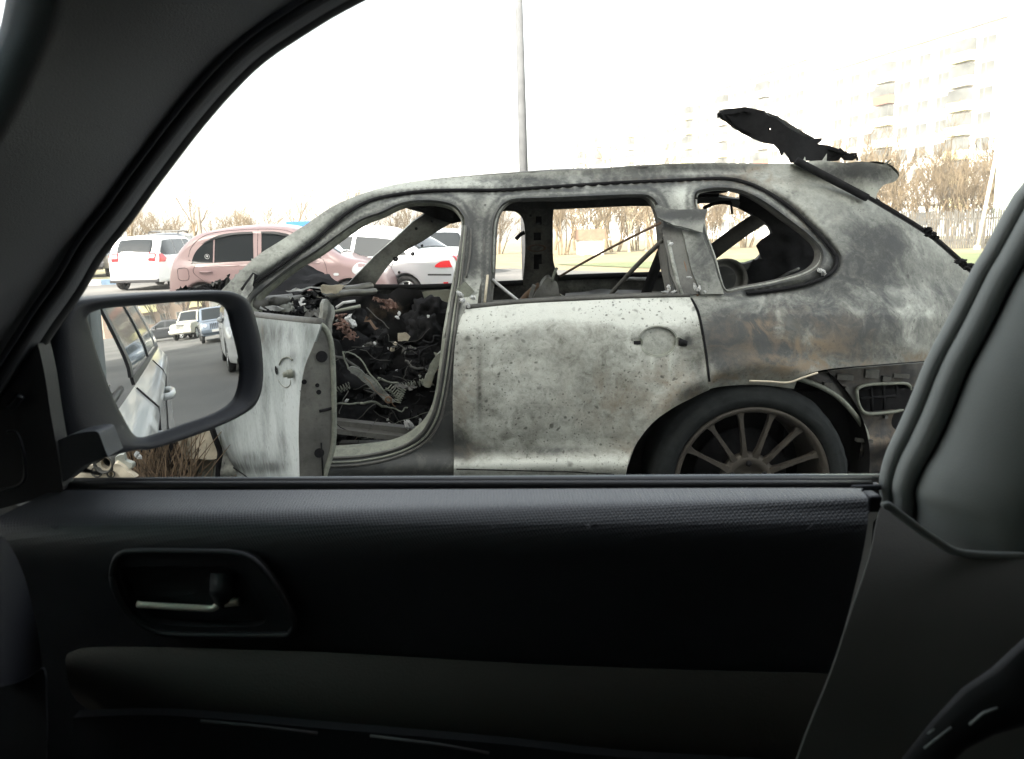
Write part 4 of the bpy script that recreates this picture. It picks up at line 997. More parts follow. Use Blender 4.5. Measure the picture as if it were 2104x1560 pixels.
# far door inner skin: olive disc and big dark opening
hang('far_door_skin', crom([(862, 602), (905, 596), (930, 600), (932, 640), (915, 655), (890, 648), (870, 630)], 3), 4.55, M_['greenash'], jit=.006, tint=blobs([(905, 610, 30, 20, 2, .9), (870, 645, 30, 20, 0, .3)]))

# floor, bulkhead and load space, all sooty
mb = MB(); mb.box((.25, 3.80, .27), (3.1, 1.80, .05)); mb.build('floor_pan', M_['char'], suv)
mb = MB(); mb.box((1.25, 3.72, .52), (1.1, 1.25, .35)); mb.build('load_floor', M_['char'], suv)
def wallx(name, px0, py0, px1, py1, Y0, Y1, m, th=.03, jit=0.0):
    pass
# scuttle / windscreen base crossing the car
def cross(name, pts, m, Y0=2.92, Y1=4.62, r=.03, n=10, jit=.01, sq=1.0):
    mb = MB(); (pa, pb) = pts; a = P(pa[0], pa[1], Y0); b = P(pb[0], pb[1], Y1)
    q = [a.lerp(b, i/n) for i in range(n+1)]; q = [p+noise.noise_vector(p*6)*jit for p in q]
    mb.tube(q, r, 8, flat=sq); return mb.build(name, m, suv)
cross('scuttle_beam', ((520, 628), (760, 588)), M_['soot'], r=.022)
cross('dashboard_beam', ((560, 622), (770, 598)), M_['soot'], 3.0, 4.5, .018)
# dashboard remains: heap of charred lumps across the car
def lump(name, c, r, m, rnd, par=None, st=(1.2, 1.2, .7)):
    b = bmesh.new(); bmesh.ops.create_icosphere(b, subdivisions=4, radius=1); o = Vector((rnd.random()*9, rnd.random()*9, 0)); vs = []
    for v in b.verts:
        q = v.co; k = 1+.55*noise.noise(q*1.5+o)+.42*noise.noise(q*3.7+o)+.34*abs(noise.noise(q*8+o))+.22*noise.noise(q*17+o)
        vs.append(Vector((q.x*r*k*st[0], q.y*r*k*st[1], q.z*r*k*st[2]))+c)
    mb = MB(); mb.add(vs, [tuple(x.index for x in f.verts) for f in b.faces], True); b.free(); return mb.build(name, m, par or suv)
def heap(name, spots, m, seed, par=None):
    rnd = random.Random(seed)
    for (px, py, Y, r) in spots: lump(name, P(px, py, Y), r, m, rnd, par)
rnd = random.Random(11)
for Y in (3.35, 3.7, 4.1, 4.45):
    for k in range(6):
        lump('dashboard_remains', Vector((rnd.uniform(-1.1, -.42), Y, rnd.uniform(.42, .84))), rnd.uniform(.06, .13), M_['char'], rnd, st=(1, 1.2, 1))
# crumpled light sheets lying on the scuttle behind the open door
def sheet3(name, pts, Y0, Y1, m, jit=.02, jf=10, th=.004, tint=None, step=6):
    """piece of sheet lying between two depths: depth grows upwards in the picture"""
    ys = [p[1] for p in pts]; a, b = min(ys), max(ys)
    return panel(name, pts, [], lambda x, y: P(x, y, Y1+(Y0-Y1)*(y-a)/(b-a)), m, suv, step, th, tint or blobs([]), jit=jit, jf=jf)
sheet3('scuttle_debris', crom([(515, 626), (560, 632), (600, 630), (640, 628), (665, 620), (668, 664), (600, 658), (512, 652)], 3), 2.88, 3.3, M_['char'], .03, 16)
def crushed(name, c, L, m, rnd, par=None):
    """crumpled flake of burnt sheet with creased facets"""
    u = Vector((rnd.uniform(-1, 1), rnd.uniform(-1, 1), rnd.uniform(-.35, .35))).normalized(); v = u.cross(Vector((rnd.uniform(-.4, .4), rnd.uniform(-.4, .4), 1))).normalized(); w_ = u.cross(v)
    o = Vector((rnd.random()*30, rnd.random()*30, 0)); n = 8; asp = rnd.uniform(.3, .8); rows = []
    for i in range(n):
        r_ = []
        for j in range(n):
            a, b = i/(n-1)-.5, j/(n-1)-.5; e = 1+.5*noise.noise(o+Vector((a*3, b*3, 5)))
            q = c+u*a*L*e+v*b*L*asp*e; r_.append(q+w_*L*.55*(abs(noise.noise(o+Vector((a*4, b*4, 0))))-.2)+noise.noise_vector(o+Vector((a*9, b*9, 0)))*L*.10)
        rows.append(r_)
    mb = MB(); mb.grid(rows, sm=False); return mb.build(name, m, par or suv, solid=.002)
rc_ = random.Random(41)
for i in range(46):
    px = rc_.uniform(514, 666); py = rc_.uniform(606, 656); Y = 2.9+(656-py)/50*.5
    crushed('scuttle_debris', P(px, py, Y), rc_.uniform(.035, .11), M_[('char', 'char', 'soot', 'char', 'side', 'soot', 'char', 'white_ash')[i % 8] if i % 3 else 'char'], rc_)
for i in range(14):
    px = rc_.uniform(372, 520); py = rc_.uniform(590, 606)-(px-372)*.06
    crushed('engine_bay_debris', P(px, py, 3.4), rc_.uniform(.06, .14), M_['char' if i % 4 else 'soot'], rc_)
for i in range(40):
    Y = rc_.uniform(2.98, 3.5); c = Vector((rc_.uniform(-.95, -.32)*(Y/2.95), Y, rc_.uniform(.34, .92)))
    crushed('cabin_debris', c, rc_.uniform(.02, .08), M_[('char', 'char', 'char', 'soot', 'char', 'soot', 'char', 'char')[i % 8]], rc_)
for i, (pts, mk) in enumerate((([(514, 622), (522, 618), (530, 628), (548, 636), (535, 638), (516, 630)], 'white_ash'), ([(546, 630), (556, 625), (570, 628), (580, 634), (570, 640), (554, 638)], 'white_ash'), ([(565, 640), (585, 630), (598, 626), (596, 640), (580, 646)], 'side'), ([(620, 630), (632, 638), (645, 644), (656, 640), (660, 648), (640, 650), (628, 644)], 'side'), ([(585, 596), (600, 592), (650, 588), (651, 594), (600, 600)], 'white_ash'), ([(650, 590), (668, 586), (712, 588), (704, 600), (672, 602)], 'cream'))):
    panel('ash_flake', pts, [], lambda a, b: P(a, b, 2.93+.03*i), M_[mk], suv, 4, .004, blobs([]), jit=.018, jf=25)
# crumpled bonnet remains beyond the pillar foot
sheet3('bonnet_remains', crom([(590, 565), (618, 548), (645, 545), (668, 560), (700, 582), (712, 590), (640, 596), (560, 600), (548, 592)], 3), 3.3, 3.9, M_['char'], .05, 9)
sheet3('bonnet_edge', [(618, 545), (628, 541), (668, 566), (704, 584), (690, 588), (650, 572)], 3.9, 3.9, M_['soot'], .008, 10)
sheet3('wing_mirror_remains', [(497, 600), (508, 578), (522, 566), (520, 590), (508, 616), (500, 618)], 2.78, 2.84, M_['side'], .012, 24, tint=blobs([(510, 590, 8, 20, 0, .6)]))
strip('pillar_foot_rod', [(500, 598), (512, 580), (524, 564)], M_['char'], -.03, .02, .02)

# ---------------- open front door
HN = P(440, 800, 2.80); HN.z = 0
hd = Vector((-.50, 1.88, 0)); hd = Vector((P(640, 760, 1.88).x, 1.88, 0)); ud = (hd-HN); ud.z = 0; Ld = ud.length; ud.normalize()
nd = Vector((-ud.y, ud.x, 0))           # pointing away from the camera side
if nd.dot(HN-CAM) < 0: nd = -nd
def door_pl(o=0.0, bulge=True):
    def f(px, py):
        p = PL(px, py, HN+nd*o, nd)
        z = p.z; b = .03*((z-.75)/.4)**2+(.03*math.exp(-((z-.47)/.05)**2) if z < .8 else 0)
        return PL(px, py, HN+nd*(o+b), nd)
    return f
fd_o = crom([(452, 640, 1), (520, 652), (599, 661), (659, 667, 1), (652, 690), (643, 713), (632, 738), (626, 756), (620, 790), (617, 815), (615, 850), (614, 888), (615, 940), (617, 1040, 1), (452, 1040, 1), (453, 960, 1), (449, 949), (450, 930), (453, 912), (444, 895), (438, 880), (436, 760, 1)], 3)
bl_fd = blobs([(590, 775, 16, 30, 0, .25), (470, 800, 20, 200, 0, .3), (640, 690, 14, 26, 0, .3), (560, 690, 60, 30, 0, .35), (520, 780, 30, 60, 0, .2), (580, 930, 16, 60, 0, .3), (545, 850, 8, 80, 0, .35), (610, 940, 8, 60, 2, .5), (500, 965, 60, 16, 0, .4), (600, 700, 40, 30, 2, .3), (560, 900, 20, 90, 2, .5), (600, 860, 14, 110, 2, .6), (520, 900, 30, 60, 2, .2), (480, 960, 40, 10, 0, .4), (540, 700, 30, 30, 0, .15), (520, 940, 30, 12, 0, .35), (560, 960, 26, 10, 0, .35), (600, 735, 26, 14, 0, .2), (540, 680, 8, 30, 1, .3), (625, 770, 6, 30, 0, .3)], (0, 0, .08))
fd = panel('front_door', fd_o, [], door_pl(0), M_['fdoor'], suv, 7, .004, bl_fd)
tag(fd, 'open front door swung towards the camera, pale streaked skin')
# its rear end face and inner frame
jo = crom([(659, 667, 1), (668, 672), (680, 700), (683, 717), (687, 760), (686, 815), (685, 912), (668, 978), (662, 1040, 1), (617, 1040, 1), (615, 940), (614, 888), (617, 815), (626, 756), (643, 713)], 3)
e0 = P(640, 760, 1.88); je = Vector((nd.x, nd.y, 0))        # jamb runs along the door normal
def jamb(px, py):
    # plane through the door's rear edge containing nd: normal = ud
    f = door_pl(.0); 
    # find skin edge at this height then move inwards
    p = PL(px, py, e0+ud*.0, (ud*1.0+nd*-.25).normalized()); return p
jb = panel('door_jamb', jo, [], jamb, M_['soot'], fd, 7, .01, blobs([(650, 800, 30, 120, 2, .3), (650, 900, 30, 60, 0, .2), (655, 725, 30, 20, 0, .1)], (0, .05, .1)))
def on_j(px, py, o=-.004): 
    p = jamb(px, py); return p+(CAM-p).normalized()*(-o)
mb = MB()
for (px, py, r) in ((661, 733, .014), (656, 931, .012), (625, 785, .006), (655, 806, .006), (652, 792, .005)):
    p = on_j(px, py); q = (ud*-1+nd*.25).normalized()
    a = Vector((0, 0, 1)); b = q.cross(a).normalized(); n = 14
    mb.add([p+q*.0]+[p+(a*math.cos(6.283*k/n)+b*math.sin(6.283*k/n))*r for k in range(n)], [(0, 1+k, 1+(k+1) % n) for k in range(n)])
mb.build('jamb_hole', M_['char'], jb)
mb = MB(); mb.tube([on_j(*p, .0) for p in crom([(659, 667), (672, 680), (682, 717), (686, 815), (685, 912), (667, 978), (660, 1030)], 5, closed=False)], .007, 6); mb.build('jamb_flange', M_['greenash'], jb)
mb = MB(); mb.tube([on_j(*p, .0) for p in crom([(656, 845), (670, 842), (684, 838)], 3, closed=False)], .004, 6); mb.tube([on_j(*p) for p in [(660, 910), (664, 978)]], .002, 5); mb.build('jamb_rib', M_['char'], jb)
# latch stub and key hole on the skin
mb = MB(); c = door_pl(-.002)(568, 761); mb.lathe([(.001, 0), (.012, -.001)], (0, 0, 0), 16)
q = Matrix((ud, nd, Vector((0, 0, 1)))).transposed(); mb.v = [tuple(q @ Vector(v)+c) for v in mb.v]; mb.build('handle_hole', M_['char'], fd)
mb = MB(); c = door_pl(-.004)(600, 768)
for rr, h0, h1 in ((.012, 0, -.012), (.008, -.012, -.022)): mb.lathe([(rr, h0), (rr*.95, h1), (.001, h1)], (0, 0, 0), 16)
mb.v = [tuple(q @ Vector(v)+c) for v in mb.v]; mb.build('lock_barrel', M_['greenash'], fd)
mb = MB(); mb.tube([door_pl(-.003)(*p) for p in crom([(574, 750), (580, 738), (592, 734), (600, 740)], 4, closed=False)], .0022, 6); mb.build('handle_recess', M_['greenash'], fd)
mb = MB(); mb.tube([door_pl(.0005)(*p) for p in crom([(572, 780), (580, 792), (590, 796), (597, 790), (597, 780)], 4, closed=False)], .0022, 6); mb.build('handle_recess_lip', M_['side'], fd)
mb = MB(); mb.tube([door_pl(.012)(*p) for p in [(452, 636), (520, 648), (599, 658), (659, 664)]], .012, 8); mb.build('waist_rail', M_['soot'], fd)
mb = MB(); mb.tube([door_pl(-.002)(*p) for p in [(453, 944), (475, 958), (500, 975), (520, 990)]], .0025, 5); mb.build('door_crease', M_['char'], fd)
# stub of the window frame
pt = panel('window_frame_stub', crom([(662, 622, 1), (667, 614), (673, 618), (680, 626), (687, 632), (684, 660), (681, 690), (664, 690), (662, 660)], 3), [], lambda a, b: PL(a, b, e0+ud*-.02, ud), M_['side'], fd, 4, .02, blobs([(674, 650, 3, 40, 0, .9), (668, 640, 4, 30, 1, .3)], (.1, .1, .1)), jit=.006, jf=30)

# ---------------- cabin wreckage seen through the door opening
def wire(mb, a, b, r, rnd, wob=.04, n=9):
    q = []
    o = Vector((rnd.random()*20, rnd.random()*20, 0))
    for i in range(n+1):
        t = i/n; q.append(a.lerp(b, t)+noise.noise_vector(o+Vector((t*2.5, 0, 0)))*wob*math.sin(math.pi*min(1, t*1.0+.1)))
    mb.tube(q, r, 5)
rnd = random.Random(21)
def pxw(px, py, Y): return P(px, py, Y)
def wires(name, lst, m, seed=1):
    rr = random.Random(seed)
    for (pa, pb, Y0, Y1, r, w_) in lst: mb = MB(); wire(mb, pxw(*pa, Y0), pxw(*pb, Y1), r, rr, w_); mb.build(name, m, suv)
wires('seat_wire', [((705, 722), (716, 758), 3.0, 3.0, .003, .01), ((705, 722), (738, 735), 3.0, 3.0, .003, .015), ((738, 735), (790, 805), 3.0, 3.0, .003, .01), ((740, 828), (795, 836), 3.0, 3.1, .005, .02), ((795, 836), (838, 838), 3.1, 3.1, .003, .03), ((775, 776), (820, 788), 3.2, 3.2, .005, .02), ((690, 830), (740, 828), 3.1, 3.1, .004, .02)], M_['greenash'], 3)
wires('wiring', [((850, 745), (900, 705), 3.05, 3.0, .0035, .06), ((850, 770), (860, 720), 3.1, 3.1, .0035, .06), ((862, 800), (855, 745), 3.1, 3.0, .0035, .05), ((870, 700), (905, 690), 3.0, 2.95, .004, .03), ((835, 720), (880, 712), 3.1, 3.1, .004, .04), ((830, 735), (838, 710), 3.1, 3.1, .003, .03), ((865, 780), (872, 735), 3.0, 3.0, .003, .05), ((845, 830), (875, 815), 3.0, 3.0, .003, .06), ((845, 870), (850, 835), 3.1, 3.0, .0025, .05), ((860, 690), (860, 655), 3.4, 3.4, .002, .01)], M_['char'], 4)
seat = panel('seat_side_member', crom([(712, 758, 1), (722, 755), (735, 758), (750, 768), (768, 782), (785, 800), (806, 818), (812, 826), (795, 828), (780, 815), (760, 796), (740, 778), (722, 768)], 3), [], lambda a, b: P(a, b, 3.0), M_['side'], suv, 5, .01, blobs([(760, 790, 60, 40, 0, .45)]), jit=.006, jf=30)
mb = MB(); c = P(798, 822, 2.97); mb.lathe([(.008, -.003), (.012, -.006), (.015, .003), (.010, .015)], c, 14); mb.build('recliner_bush', M_['rusty'], suv)
crumple('bright_debris', [(843, 869), (836, 873)], M_['white_ash'], 3.0, .017, 6, squash=.5)
crumple('bright_debris', [(826, 917), (785, 922), (820, 645), (816, 652), (880, 650), (770, 706)], M_['white_ash'], 2.95, .008, 7)
crumple('olive_debris', [(812, 706), (806, 718)], M_['cream'], 3.3, .010, 8, squash=1.2)
panel('olive_plate', [(818, 686), (836, 684), (843, 692), (838, 700), (820, 701)], [], lambda a, b: P(a, b, 3.3), M_['cream'], suv, 4, .004, blobs([], (.2, .1, 0)), jit=.008, jf=20)
for px, py, Y, L in ((700, 648, 2.86, .035), (706, 660, 2.86, .04), (712, 676, 2.87, .06), (720, 692, 2.9, .05), (698, 664, 2.86, .04), (716, 684, 2.88, .05), (704, 672, 2.86, .05), (780, 616, 3.9, .07), (800, 624, 3.9, .08), (790, 632, 3.9, .06)):
    crushed('copper_debris', P(px, py, Y), L, M_['copper'], rc_)
crumple('ash_knob', [(714, 656), (720, 662)], M_['white_ash'], 2.9, .022, 12)
strip('door_brace', [(690, 632), (705, 622), (730, 618)], M_['white_ash'], .05, .011, .007); strip('door_brace', [(688, 640), (715, 634), (742, 628)], M_['greenash'], .06, .013, .008)
hang('far_door_dark_cover', crom([(690, 606), (770, 600), (860, 600), (866, 640), (905, 664), (960, 660), (960, 860), (690, 860)], 2), 4.52, M_['char'], jit=.03, tint=blobs([(800, 640, 40, 20, 1, .3)]))  # charred sheet added before the far door to darken the cabin
# tangled junk filling the cabin: strips, plates and springs
rnd = random.Random(5)
for i in range(56):
    mb_ = MB()
    Y = rnd.uniform(2.98, 4.3); z = .30+rnd.random()**1.4*.58; x = rnd.uniform(-1.0, -.22)*(Y/2.9)
    if i % 5 == 0: x = rnd.uniform(-1.0, .0)
    c = Vector((x, Y, z)); L = rnd.uniform(.03, .20); d = Vector((rnd.uniform(-1, 1), rnd.uniform(-.6, .6), rnd.uniform(-.7, .7))).normalized()
    k = rnd.choice(['char']*9+['soot']*3+['rusty'] if Y > 3.1 else ['char']*5+['soot']*3+['greenash']); n = 6
    q = [c+d*L*(j/n-.5)+noise.noise_vector(c*9+d*j*.7)*.03 for j in range(n+1)]
    t = rnd.random()
    if t < .5: mb_.tube(q, rnd.uniform(.003, .008), 5)
    elif t < .8: mb_.tube(q, rnd.uniform(.006, .016), 6, flat=.2, sm=False)
    else:
        w_ = d.cross(Vector((rnd.uniform(-1, 1), 1, rnd.uniform(-1, 1)))).normalized()*rnd.uniform(.02, .06)
        rows = [[p+w_*(j/4-.5)+noise.noise_vector((p+w_*j)*14)*.025 for j in range(5)] for p in q]; mb_.grid(rows, sm=False)
    mb_.build('cabin_debris', M_[k], suv)

for (px, py, Y, L) in ((812, 806, 3.0, .07), (822, 812, 3.0, .06), (700, 800, 3.2, .08), (850, 790, 3.1, .08)):
    mb = MB(); c = P(px, py, Y); a = rnd.uniform(0, 3); d = Vector((math.cos(a), .2, math.sin(a)))
    e1 = d.cross(Vector((0, 1, 0))).normalized(); e2 = d.cross(e1).normalized()
    mb.tube([c+d*L*(t/60-.5)+(e1*math.cos(t*.75)+e2*math.sin(t*.75))*.014 for t in range(61)], .0018, 5)
    mb.build('seat_spring', M_['greenash'], suv)
rw = random.Random(77)
for i in range(80):
    Y = rw.uniform(2.95, 3.6); x = rw.uniform(-.98, -.30)*(Y/2.95); z = rw.uniform(.34, .86); a = Vector((x, Y, z)); b = a+Vector((rw.uniform(-.22, .22), rw.uniform(-.1, .1), rw.uniform(-.2, .12)))
    mb = MB(); wire(mb, a, b, rw.uniform(.0009, .0022), rw, .025, 10); mb.build('wiring', M_[rw.choice(['soot', 'char', 'greenash', 'soot', 'soot', 'rusty'])], suv)
for i in range(40):
    Y = rw.uniform(2.95, 3.5); c = Vector((rw.uniform(-.95, -.32)*(Y/2.95), Y, rw.uniform(.30, .80))); crumple('ash_flake', None, M_['white_ash' if i % 3 else 'side'], 0, rw.uniform(.003, .009), 100+i, world_pts=[c])
# seat rails and cross member along the floor
mb = MB()
for (pa, pb, Y, h) in (((682, 868), (870, 888), 3.05, .03), ((682, 882), (860, 903), 3.0, .02), ((700, 915), (850, 915), 3.1, .03)):
    a, b = P(*pa, Y), P(*pb, Y); d = b-a; mb.box((a+b)/2, (d.length, .05, h), Matrix.Rotation(-math.atan2(d.z, d.x), 3, 'Y'))
mb.build('seat_rail', M_['soot'], suv)
# pillar lower trim with slots (right edge of the opening)
panel('belt_reel_bracket', crom([(905, 725, 1), (895, 732), (884, 750), (874, 775), (870, 792), (884, 795), (892, 770), (902, 748), (912, 735)], 3), [], lambda a, b: P(a, b, 2.93), M_['greenash'], suv, 5, .02, blobs([(885, 790, 12, 10, 1, .4)]), jit=.004, jf=40)
# B-pillar inner box closes the cabin's view behind the rear door
mb = MB(); mb.box((.02, 3.6, .55), (.05, 1.3, .5)); mb.build('seat_back_frame', M_['char'], suv)
# rear seat frames and belts in the rear window opening
def bar(name, pa, pb, Y0, Y1, r, m, n=8, flat=1.0, jit=.0):
    a, b = P(*pa, Y0), P(*pb, Y1); mb = MB(); q = [a.lerp(b, i/n) for i in range(n+1)]; q = [p+noise.noise_vector(p*8)*jit for p in q]; q2 = [a.lerp(b, i/n)+Vector((0, 0, .006*math.sin(math.pi*i/n))) for i in range(n+1)]
    mb.tube([u+(v-w_) for u, v, w_ in zip(q, q2, [a.lerp(b, i/n) for i in range(n+1)])], r, 6, flat=flat); return mb.build(name, m, suv)
bar('belt_cable', (1150, 568), (1358, 458), 3.3, 2.98, .0048, M_['rusty']); bar('gas_strut', (1250, 612), (1362, 492), 3.2, 3.0, .009, M_['soot'], jit=.004); bar('seat_post', (1325, 610), (1368, 500), 3.5, 3.45, .022, M_['char'])
bar('head_restraint_post', (1068, 622), (1108, 585), 3.3, 3.3, .012, M_['rusty']); bar('head_restraint_post', (1088, 622), (1098, 585), 3.2, 3.2, .009, M_['soot'])
panel('seat_shoulder', crom([(1098, 622), (1108, 590), (1118, 578), (1128, 575), (1146, 580), (1150, 600), (1160, 624)], 3), [], lambda a, b: P(a, b, 3.25), M_['soot'], suv, 6, .05, blobs([(1135, 580, 20, 6, 2, .6)]), jit=.01, jf=20)
bar('seat_wire_loop', (1134, 578), (1145, 550), 3.25, 3.25, .006, M_['greenash'])
bar('bent_bracket', (1060, 492), (1078, 478), 4.3, 4.3, .012, M_['char'])
sheet3('rear_seat_frame', [(1160, 600), (1240, 594), (1330, 596), (1372, 600), (1376, 640), (1150, 644)], 3.2, 3.7, M_['soot'], .015, 8)
# load space seen through the quarter opening
bar('luggage_strut', (1462, 520), (1572, 442), 4.0, 4.0, .042, M_['soot'], flat=.5)
bar('roof_wire', (1440, 430), (1500, 418), 3.9, 3.9, .01, M_['char'], jit=.02); bar('roof_wire', (1500, 418), (1508, 440), 3.9, 3.9, .006, M_['char'], jit=.02)
hang('load_side_trim', crom([(1520, 392), (1580, 410), (1640, 450), (1720, 520), (1740, 600), (1560, 612), (1500, 605), (1552, 538), (1570, 530), (1562, 505), (1590, 480), (1575, 465), (1545, 440), (1520, 425)], 2), 3.85, M_['char'], jit=.03)
mb = MB(); c = P(1490, 575, 3.1); mb.lathe([(.070, 0), (.082, -.02), (.080, .03), (.05, .03)], c, 28); mb.build('speaker_ring', M_['soot'], suv)
cross('quarter_rod', ((1575, 588), (1640, 550)), M_['soot'], 3.2, 3.4, .006)

# ---------------- tail end
RE = [p for p in outer if p[0] > 1641 and p[1] < 570]
mb = MB(); rows = []
for p in RE:
    a = S_(*p); rows.append([a+Vector((.0, .0, 0)), a+Vector((.012, .02, -.012)), a+Vector((-.02, .10, -.02)), a+Vector((-.02, .14, -.02))])
mb.grid(rows); mb.build('tailgate_aperture', M_['char'], suv, solid=.01)
mb = MB(); mb.tube([off_surf(.01)(p[0]+3, p[1]-3) for p in RE], .013, 6); mb.build('tailgate_seal', M_['char'], suv)
heap('hinge_remains', [(1905, 472, 2.98, .013), (1912, 482, 2.98, .013), (1922, 488, 2.98, .010), (1975, 538, 3.0, .014), (1990, 548, 3.0, .018)], M_['char'], 31)
# roof spoiler and the charred raised tailgate sheet
sp_o = crom([(1641, 333, 1), (1690, 331), (1740, 333), (1793, 334), (1824, 338), (1841, 349), (1850, 362), (1841, 374), (1817, 381), (1803, 393), (1797, 408, 1), (1720, 366)], 3)
def extr(name, pts, Y0, Y1, m, par=None, jit=.0, sh=(0, 0), n=8, tint=None):
    """a picture outline given real width across the car"""
    mb = MB(); base = [P(a, b, Y0) for a, b in resample(pts, 12)]; c = sum(base, Vector())/len(base)
    rows = []
    for k in range(n+1):
        t = k/n; rows.append([p+Vector((sh[0]*t, (Y1-Y0)*t, sh[1]*t))+noise.noise_vector(p*12+Vector((0, t*5, 0)))*jit for p in base])
    mb.grid(rows, closed=True, sm=True)
    nb = len(base)
    o = mb.build(name, m, par or suv); return o
spo = panel('roof_spoiler', sp_o, [], lambda a, b: P(a, b, 3.12), M_['side'], suv, 6, .03, blobs([(1720, 350, 90, 30, 0, .3), (1740, 350, 50, 20, 0, .35), (1800, 350, 40, 20, 0, .45), (1680, 334, 40, 6, 2, .5), (1790, 395, 20, 20, 2, .5)]), jit=.01, jf=10)
extr('spoiler_blade', sp_o, 3.14, 4.4, M_['side'], spo, .01)
mb = MB(); mb.tube([P(a, b, 3.08) for a, b in [(1636, 330), (1650, 338), (1715, 372), (1782, 407)]], .015, 6); mb.build('spoiler_gap', M_['char'], spo)
ch_o = [(1481, 232), (1486, 226), (1497, 223), (1512, 222), (1528, 220), (1548, 223), (1566, 226), (1574, 236), (1593, 242), (1608, 254), (1621, 263), (1648, 278), (1668, 288), (1679, 284), (1690, 283), (1688, 290), (1680, 296), (1705, 299), (1724, 306), (1740, 313), (1752, 318), (1759, 324), (1750, 331), (1735, 330), (1730, 322), (1722, 331), (1690, 330), (1650, 328), (1640, 334), (1628, 333), (1622, 322), (1610, 312), (1604, 320), (1600, 308), (1590, 298), (1569, 294), (1545, 284), (1525, 274), (1508, 262), (1497, 250), (1488, 244)]
tg = panel('tailgate', ch_o, [[(1577, 264), (1582, 261), (1584, 266), (1579, 270)]], lambda a, b: P(a, b, 3.3+.05*math.sin(a*.03)), M_['char'], suv, 6, .02, blobs([], (0, 0, .0)), jit=.003, jf=14)
tag(tg, 'charred raised tailgate sheet, crumpled and black')
extr('tailgate_sheet', [(1490, 236), (1530, 228), (1570, 238), (1620, 270), (1680, 298), (1735, 318), (1700, 326), (1640, 318), (1590, 290), (1530, 268)], 3.33, 3.62, M_['char'], tg, .008, sh=(.075, .04))
extr('tailgate_ash_edge', [(1574, 232), (1600, 240), (1640, 264), (1680, 288), (1676, 293), (1636, 272), (1596, 250)], 3.36, 3.42, M_['white_ash'], tg, .006)
mb = MB(); mb.tube([P(a, b, 3.3) for a, b in [(1724, 306), (1740, 318), (1758, 316), (1762, 330)]], .005, 5); mb.build('hinge_rod', M_['char'], suv); mb = MB(); mb.tube([P(a, b, 3.3) for a, b in [(1797, 408), (1806, 414), (1812, 424)]], .006, 5); mb.build('hinge_rod', M_['char'], suv)

# ---------------- behind the wheel: uncovered inner panel with vent, wheel arch
ip = crom([(1640, 779, 1), (1677, 767), (1732, 759), (1829, 751), (1906, 745, 1), (1900, 860), (1880, 960), (1870, 1040, 1), (1770, 1040, 1), (1768, 960), (1775, 900), (1760, 860), (1730, 820), (1690, 795), (1655, 785)], 3)
ipp = panel('inner_rear_panel', ip, [crom([(1765, 800), (1780, 794), (1830, 791), (1862, 792), (1868, 805), (1866, 830), (1850, 840), (1810, 846), (1780, 846), (1768, 830)], 3)], off_surf(.10), M_['soot'], suv, 8, .01, blobs([(1790, 870, 60, 40, 0, .35), (1720, 780, 50, 14, 0, .6), (1850, 870, 30, 60, 1, .2), (1850, 770, 40, 20, 0, .5), (1830, 960, 80, 60, 0, .95), (1790, 900, 40, 10, 1, .5)], (.25, .15, 0)))
mb = MB(); mb.tube([off_surf(.088)(*p) for p in crom([(1760, 800), (1780, 791), (1830, 788), (1864, 789), (1872, 805), (1870, 830), (1852, 843), (1810, 849), (1778, 849), (1764, 830), (1760, 800)], 3, closed=False)], .0065, 6); mb.build('vent_ring', M_['greenash'], ipp)
mb = MB()
for a, b in (((1815, 792), (1817, 846)), ((1768, 818), (1866, 812)), ((1790, 795), (1792, 845)), ((1842, 792), (1842, 842))): mb.tube([off_surf(.112)(*a), off_surf(.112)(*b)], .006, 5)
mb.build('vent_grille', M_['char'], ipp)
mb = MB(); mb.box(off_surf(.2)(1818, 820), (.25, .02, .16)); mb.build('vent_back', M_['char'], ipp)
for (px, py, w_, h_) in ((1735, 775, .06, .02), (1790, 768, .05, .03), (1820, 778, .03, .02), (1850, 772, .06, .016), (1700, 790, .03, .015), (1738, 798, .012, .012), (1819, 857, .012, .012), (1775, 905, .06, .012), (1850, 905, .05, .012)):
    mb = MB(); mb.box(off_surf(.09)(px, py), (w_, .02, h_), Matrix.Rotation(.1, 3, 'Y')); mb.build('panel_bracket', M_['soot'], ipp)
mb = MB(); mb.tube([off_surf(.075)(*p) for p in crom([(1640, 778), (1680, 792), (1720, 815), (1750, 845), (1775, 880), (1782, 905)], 4, closed=False)], .010, 6); mb.build('arch_flange', M_['greenash'], ipp)
mb = MB(); mb.tube([off_surf(-.022)(*p) for p in crom([(1540, 783), (1580, 784), (1620, 786), (1650, 776), (1680, 766)], 4, closed=False)], .0038, 6); mb.build('arch_lip', M_['cream'], suv)
mb = MB(); mb.lathe([(.46, .06), (.46, .62), (.001, .62)], (WC.x, 2.80, WC.z+.03), 48, a0=-.3, a1=math.pi+.3); mb.build('wheel_housing', M_['char'], suv)
mb = MB(); mb.box((1.30, 3.2, .42), (.5, .35, .4)); mb.build('tail_understructure', M_['char'], suv)

